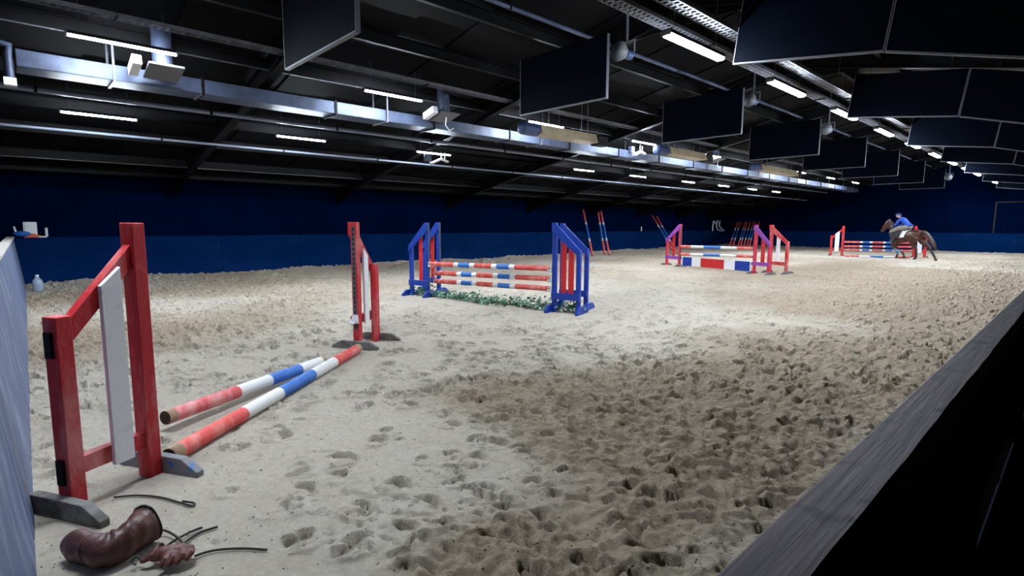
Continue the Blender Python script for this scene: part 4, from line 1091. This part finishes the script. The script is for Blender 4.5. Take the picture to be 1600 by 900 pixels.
    # loose cords and straps
    def cord(pts, r, label, name='rope'):
        Q = [P(u, v, z) for u, v, z in pts]
        for q in Q: calm(q.x, q.y, 0.10)
        # smooth
        D = []
        for i in range(len(Q) - 1):
            p0, p1, p2, p3 = Q[max(i - 1, 0)], Q[i], Q[i + 1], Q[min(i + 2, len(Q) - 1)]
            for s in np.linspace(0, 1, 8, endpoint=False):
                D.append(0.5 * ((2 * p1) + (p2 - p0) * s + (2 * p0 - 5 * p1 + 4 * p2 - p3) * s * s + (-p0 + 3 * p1 - 3 * p2 + p3) * s ** 3))
        D.append(Q[-1]); b = D[0].copy()
        m = MB(); m.tube([q - b for q in D], r, 8); o = m.build(name, CORD); o.location = b
        tag(o, label, 'cord')
    cord([(240, 827, .05), (258, 829, .03), (275, 838, .03), (285, 849, .03), (284, 860, .025), (272, 866, .02), (255, 868, .02)], 0.006, 'dark cord looping from the boot opening to the glove')
    cord([(262, 852, .012), (275, 843, .02), (300, 830, .014), (316, 824, .012)], 0.006, 'short dark cord lying left of the glove loop, pointing away')
    cord([(284, 852, .03), (296, 842, .014), (315, 831, .012), (340, 823, .012)], 0.0065, 'dark forked cord reaching away to the right from the cord loop')
    cord([(304, 869, .014), (325, 862, .012), (350, 858, .012), (385, 857, .012), (417, 859, .012)], 0.006, 'long dark cord lying straight to the right of the glove')
    cord([(178, 777, .012), (215, 774, .012), (250, 777, .012), (280, 785, .014), (300, 790, .012), (303, 786, .012), (285, 783, .02)], 0.006, 'dark cord lying between the two feet of the front wing')

# ------------------------------------------------------------------ horse and rider
def build_horse():
    base = at(1423.5, 405.5, 0.0)
    for dx in (-0.9, -0.3, 0.3, 1.0): calm(base.x - dx, base.y, 0.35)
    # local x = forwards, y = left side of the horse, z up. The horse runs to the left of the photograph.
    view = Vector((base.x, base.y, 0)).normalized()
    fwd = Vector((-view.y, view.x, 0))
    if fwd.x > 0: fwd = -fwd
    rz = math.atan2(fwd.y, fwd.x) - math.radians(33)
    t = thing('horse', 'bay horse cantering left with tail flying before the far jump', 'horse', base, rz)
    def G(px, py): return ((600 - px) / 304.0, (825 - py) / 304.0)
    m = MB()
    def ell(f, z, ry, rz_, tilt=0.0, y=0.0, n=18):
        out = []
        for k in range(n):
            a = 2 * math.pi * k / n
            dz = math.sin(a) * rz_
            out.append((f + dz * math.sin(tilt), y + math.cos(a) * ry, z + dz * math.cos(tilt)))
        return out
    # trunk: deep chest narrowing to the flank, round quarters
    trunk = [(-0.42, 1.16, .08, .10), (-0.36, 1.18, .18, .22), (-0.22, 1.17, .25, .28), (-0.02, 1.16, .265, .285), (0.18, 1.12, .265, .275), (0.40, 1.09, .265, .30), (0.60, 1.08, .255, .325), (0.78, 1.06, .24, .32), (0.92, 1.03, .20, .25), (1.01, 1.01, .12, .15)]
    m.loft([ell(*q) for q in trunk])
    # neck and head
    neck = [((0.66, 1.14), .17, .31), ((0.82, 1.30), .14, .27), ((0.96, 1.48), .115, .22), ((1.08, 1.64), .10, .175), ((1.18, 1.76), .09, .14)]
    rings = []
    for (f, z), ry, rr in neck: rings.append(ell(f, z, ry, rr, tilt=-0.85))
    m.loft(rings)
    head = [((1.13, 1.81), .08, .12), ((1.22, 1.77), .10, .15), ((1.31, 1.66), .10, .155), ((1.40, 1.54), .08, .12), ((1.49, 1.42), .065, .09), ((1.55, 1.35), .062, .075), ((1.575, 1.32), .035, .035)]
    m.loft([ell(f, z, ry, rr, tilt=0.9) for (f, z), ry, rr in head])
    for s in (-1, 1):
        m.tube([(1.20, s * 0.05, 1.84), (1.225, s * 0.065, 1.93), (1.25, s * 0.06, 2.0)], [.035, .034, .008], 10)
        m.ball((1.29, s * 0.078, 1.74), .022, 8, 6)
        m.ball((1.50, s * 0.04, 1.42), .018, 8, 6)
    # legs (near = the left side, towards the camera)
    def leg(pts, rad): m.tube([Vector(p) for p in pts], rad, 12)
    leg([(-0.20, .13, 1.10), (-0.08, .15, .86), (-0.16, .14, .66), (-0.27, .13, .50), (-0.285, .13, .34), (-0.30, .13, .16), (-0.26, .13, .08), (-0.24, .13, .03)], [.20, .165, .105, .062, .044, .046, .043, .05])
    leg([(-0.28, -.13, 1.08), (-0.36, -.15, .88), (-0.56, -.14, .70), (-0.74, -.13, .56), (-0.83, -.13, .40), (-0.95, -.13, .20), (-1.0, -.13, .11), (-1.03, -.13, .04)], [.19, .155, .10, .06, .044, .045, .042, .048])
    leg([(0.80, .13, .98), (0.80, .14, .76), (0.84, .14, .62), (0.80, .14, .47), (0.64, .14, .41), (0.44, .14, .37), (0.33, .14, .31), (0.27, .14, .20), (0.255, .14, .14)], [.15, .11, .078, .06, .045, .044, .046, .04, .05])
    leg([(0.86, -.13, .98), (0.88, -.14, .76), (0.86, -.14, .60), (0.82, -.14, .46), (0.78, -.14, .34), (0.76, -.14, .21), (0.78, -.14, .12), (0.80, -.14, .05)], [.15, .11, .075, .058, .043, .045, .042, .05])
    m.build('horse_body', COAT, t, remesh=0.02, smooth_it=4)
    # dark lower legs
    for nm, pts, rad in [('leg_marking', [(-0.27, .13, .48), (-0.285, .13, .34), (-0.30, .13, .16), (-0.26, .13, .08)], [.062, .05, .052, .05]), ('leg_marking', [(-0.74, -.13, .54), (-0.83, -.13, .40), (-0.95, -.13, .20), (-1.0, -.13, .11)], [.06, .05, .051, .048]), ('leg_marking', [(0.33, .14, .31), (0.27, .14, .20)], [.052, .047]), ('leg_marking', [(0.82, -.14, .48), (0.78, -.14, .34), (0.76, -.14, .21), (0.78, -.14, .12)], [.062, .05, .051, .048])]:
        q = MB(); q.tube(pts, rad, 14); q.build(nm, COAT_DARK, t)
    for c, a in (((-0.235, .13, .035), 0.0), ((-1.035, -.13, .04), -0.5), ((0.25, .14, .12), -0.6), ((0.805, -.14, .045), 0.2)):
        q = MB(); R = Matrix.Rotation(a, 3, 'Y')
        q.loft([[Vector(c) + R @ Vector((r * math.cos(2 * math.pi * k / 14) + o, r * math.sin(2 * math.pi * k / 14), z)) for k in range(14)] for z, r, o in ((-0.04, .066, .012), (0.0, .058, .005), (0.045, .05, 0))]); q.build('hoof', COAT_DARK, t)
    # tendon boots on the forelegs
    q = MB(); q.tube([(0.74, .14, .445), (0.60, .14, .40), (0.42, .14, .365)], [.058, .06, .056], 14); q.build('tendon_boot', BOOT_GREY, t)
    q = MB(); q.tube([(0.80, -.14, .40), (0.775, -.14, .30), (0.765, -.14, .19)], [.056, .058, .055], 14); q.build('tendon_boot', BOOT_GREY, t)
    # tail and mane
    q = MB(); q.tube([(-0.36, 0, 1.36), (-0.48, .01, 1.37), (-0.62, .02, 1.24), (-0.76, .03, 1.06), (-0.90, .03, .86), (-1.03, .03, .66), (-1.10, .03, .52)], [.045, .065, .09, .11, .11, .085, .025], 14); q.build('tail', MANE, t, subsurf=1)
    q = MB()
    for i in range(16):
        s = i / 15.0; f = 0.66 + 0.52 * s; z = 1.43 + 0.44 * s
        q.tube([(f, 0.0, z + .01), (f - 0.03, .07, z - 0.02), (f - 0.07, .12, z - 0.12)], [.025, .03, .008], 8)
    q.build('mane', MANE, t)
    # bridle and reins
    q = MB()
    def strap(c, ry, rr, tilt, w=0.008):
        ring = ell(c[0], c[1], ry, rr, tilt); q.tube(ring + [ring[0]], w, 6, caps=False)
    strap((1.42, 1.515), .085, .12, 0.9); strap((1.20, 1.78), .105, .155, 0.1); strap((1.225, 1.80), .105, .11, -0.5)
    q.tube([(1.24, .085, 1.78), (1.33, .085, 1.66), (1.45, .062, 1.47)], .008, 6); q.tube([(1.24, -.085, 1.78), (1.33, -.085, 1.66), (1.45, -.062, 1.47)], .008, 6)
    b = q.build('bridle', BLACK_LEATHER, t)
    q = MB()
    for s in (-1, 1): q.tube([(1.45, s * .062, 1.47), (1.2, s * .13, 1.50), (0.98, s * .12, 1.58)], .009, 6)
    q.build('rein', BLACK_LEATHER, t)
    # saddle and pad
    def drape(f0, f1, z_lo, off, name, mt, flare=0.0):
        q = MB(); rows = []
        for f in np.linspace(f0, f1, 8):
            k = (f - 0.18) / 0.42
            cz = np.interp(f, [0.0, 0.18, 0.4, 0.6, 0.78], [1.16, 1.12, 1.09, 1.08, 1.06]); ry = np.interp(f, [0.0, 0.4, 0.78], [.265, .265, .24]); rr = np.interp(f, [0.0, 0.18, 0.4, 0.6, 0.78], [.285, .275, .30, .325, .32])
            row = []
            for an in np.linspace(-1.75, 1.75, 21):
                row.append((f + flare * abs(an), math.sin(an) * (ry + off), cz + math.cos(an) * (rr + off)))
            rows.append(row)
        n = len(rows[0]); vs = [p for r in rows for p in r]
        q.add(vs, [(i * n + k, i * n + k + 1, (i + 1) * n + k + 1, (i + 1) * n + k) for i in range(len(rows) - 1) for k in range(n - 1)], 0, True)
        o = q.build(name, mt, t); md = o.modifiers.new('solid', 'SOLIDIFY'); md.thickness = 0.02; md.offset = 1
        return o
    drape(0.18, 0.66, 0, 0.012, 'saddle_pad', SADDLE_PAD, 0.04)
    q = MB()
    q.loft([ell(f, z, ry, rr) for f, z, ry, rr in ((0.16, 1.50, .06, .02), (0.2, 1.47, .15, .05), (0.32, 1.43, .16, .05), (0.46, 1.43, .13, .05), (0.56, 1.47, .11, .05), (0.60, 1.5, .05, .02))])
    for s in (-1, 1): q.prism([(0.36, s * .275, 1.38), (0.62, s * .27, 1.40), (0.74, s * .285, 1.2), (0.66, s * .30, 1.0), (0.48, s * .31, 1.02)], (0, s * .03, 0))
    q.build('saddle', BLACK_LEATHER, t)
    q = MB()
    for s in (-1, 1): q.tube([(0.58, s * .32, 1.3), (0.66, s * .34, 0.92)], .01, 6); q.tube([(0.62, s * .30, .88), (0.60, s * .36, .84), (0.74, s * .36, .84), (0.70, s * .30, .88), (0.66, s * .34, .95)], .01, 6)
    q.build('stirrup', STEEL_LT, t)

    # rider, a thing of its own, seated on the horse
    rb = base + Vector((0, 0, 0))
    r = thing('person', 'rider in blue jacket and blue helmet leaning forward on the bay horse', 'person', rb, rz)
    m = MB()
    # body: hips, torso, neck, head, limbs
    m.loft([ell(0.20, 1.56, .10, .09, -0.6), ell(0.24, 1.60, .165, .13, -0.7), ell(0.32, 1.72, .155, .115, -0.75), ell(0.42, 1.86, .165, .12, -0.75), ell(0.52, 1.98, .185, .12, -0.75), ell(0.58, 2.05, .13, .09, -0.75)])
    m.tube([(0.56, 0, 2.02), (0.64, 0, 2.11), (0.68, 0, 2.16)], [.065, .055, .055], 12)
    m.ball((0.72, 0, 2.22), (.098, .078, .118), 16, 12)
    m.ball((0.805, 0, 2.19), (.03, .015, .022), 8, 6)      # nose
    m.ball((0.775, 0, 2.135), (.045, .045, .03), 10, 6)    # chin and jaw
    m.ball((0.80, 0, 2.15), (.018, .025, .008), 8, 6)      # lips
    for s in (-1, 1): m.ball((0.70, s * .08, 2.20), (.025, .012, .035), 8, 6)
    for s in (-1, 1):
        m.tube([(0.54, s * .17, 1.99), (0.62, s * .22, 1.84), (0.68, s * .22, 1.70), (0.82, s * .17, 1.63), (0.96, s * .10, 1.59)], [.065, .055, .047, .042, .030], 12)
        # hand: palm, four curled fingers and a thumb
        m.ball((1.0, s * .09, 1.58), (.045, .022, .042), 10, 8)
        for k in range(4):
            z = 1.61 - 0.021 * k; L = (.03, .034, .032, .026)[k]
            m.tube([(1.02, s * .09, z), (1.035 + L * .5, s * .08, z), (1.035 + L * .4, s * .055, z - .004), (1.02, s * .05, z - .004)], [.011, .011, .0105, .008], 8)
        m.tube([(0.99, s * .075, 1.605), (1.01, s * .06, 1.635), (1.035, s * .06, 1.635)], [.013, .012, .009], 8)
        m.tube([(0.26, s * .10, 1.56), (0.55, s * .24, 1.50), (0.84, s * .29, 1.36), (0.90, s * .31, 1.28), (0.80, s * .33, 1.08), (0.66, s * .33, .92), (0.74, s * .34, .885), (0.84, s * .35, .885)], [.115, .105, .075, .068, .062, .045, .042, .03], 12)
    m.build('person_body', SKIN, r, remesh=0.012, smooth_it=2)
    # clothes
    q = MB()
    q.loft([ell(0.10, 1.62, .13, .10, -0.45), ell(0.22, 1.63, .185, .145, -0.7), ell(0.32, 1.73, .175, .13, -0.75), ell(0.42, 1.87, .185, .135, -0.75), ell(0.52, 1.99, .20, .135, -0.75), ell(0.585, 2.06, .12, .09, -0.75), ell(0.61, 2.085, .075, .07, -0.75)])
    for s in (-1, 1): q.tube([(0.53, s * .16, 2.0), (0.62, s * .225, 1.84), (0.68, s * .225, 1.70), (0.82, s * .175, 1.635), (0.95, s * .105, 1.595)], [.08, .072, .064, .056, .046], 12)
    q.build('jacket', JACKET, r, remesh=0.014, smooth_it=2)
    q = MB()
    q.loft([ell(0.10, 1.55, .10, .08, -0.2), ell(0.20, 1.55, .17, .12, -0.5), ell(0.30, 1.60, .16, .12, -0.7)])
    for s in (-1, 1): q.tube([(0.24, s * .10, 1.56), (0.55, s * .245, 1.50), (0.84, s * .295, 1.36), (0.90, s * .315, 1.27)], [.125, .115, .086, .078], 12)
    q.build('breeches', BREECHES, r, remesh=0.014, smooth_it=2)
    for s in (-1, 1):
        q = MB(); q.tube([(0.895, s * .315, 1.29), (0.80, s * .335, 1.08), (0.66, s * .335, .92), (0.665, s * .335, .89)], [.078, .072, .055, .05], 12); q.tube([(0.62, s * .335, .89), (0.70, s * .34, .89), (0.80, s * .35, .875), (0.88, s * .355, .875)], [.045, .05, .045, .028], 12); q.build('riding_boot', BLACK_LEATHER, r, remesh=0.014, smooth_it=2)
    q = MB(); rings = []
    for k in range(7):
        th = math.pi / 2 * k / 6
        rings.append([(0.71 + .122 * math.cos(th) * math.cos(2 * math.pi * j / 20), .10 * math.cos(th) * math.sin(2 * math.pi * j / 20), 2.235 + .115 * math.sin(th) + 0.001) for j in range(20)])
    q.loft(rings, caps=False); h = q.build('helmet', HELMET, r)
    md = h.modifiers.new('solid', 'SOLIDIFY'); md.thickness = 0.015
    q = MB(); q.prism([(0.80, -.08, 2.245), (0.88, -.05, 2.235), (0.895, 0, 2.235), (0.88, .05, 2.235), (0.80, .08, 2.245)], (0, 0, .012)); q.build('peak', HELMET, h)
    q = MB()
    for s in (-1, 1): q.tube([(0.71, s * .095, 2.24), (0.74, s * .08, 2.15), (0.77, s * .02, 2.10)], .007, 6)
    q.build('chin_strap', BLACK_LEATHER, h)
    q = MB(); q.ball((0.615, 0, 2.17), (.05, .05, .06), 10, 8); q.build('hair', HAIR, r)
    for s in (-1, 1):
        q = MB(); q.ball((0.795, s * .03, 2.222), .012, 8, 6); q.build('eye', BLACK_LEATHER, r)
    for o in r.children_recursive:          # settle the rider lower over the withers
        for v in o.data.vertices:
            if v.co.z > 1.6: d = v.co.z - 1.6; v.co.z = 1.6 + d * 0.86; v.co.x += d * 0.10

build_shell()
build_rail()
build_front_jump()
build_blue_jump()
build_purple_jump()
build_far_jump()
build_wall_poles()
build_horse()
build_wall_things()
build_foreground_bits()
build_lights()
build_panels()
build_services()
build_floor()
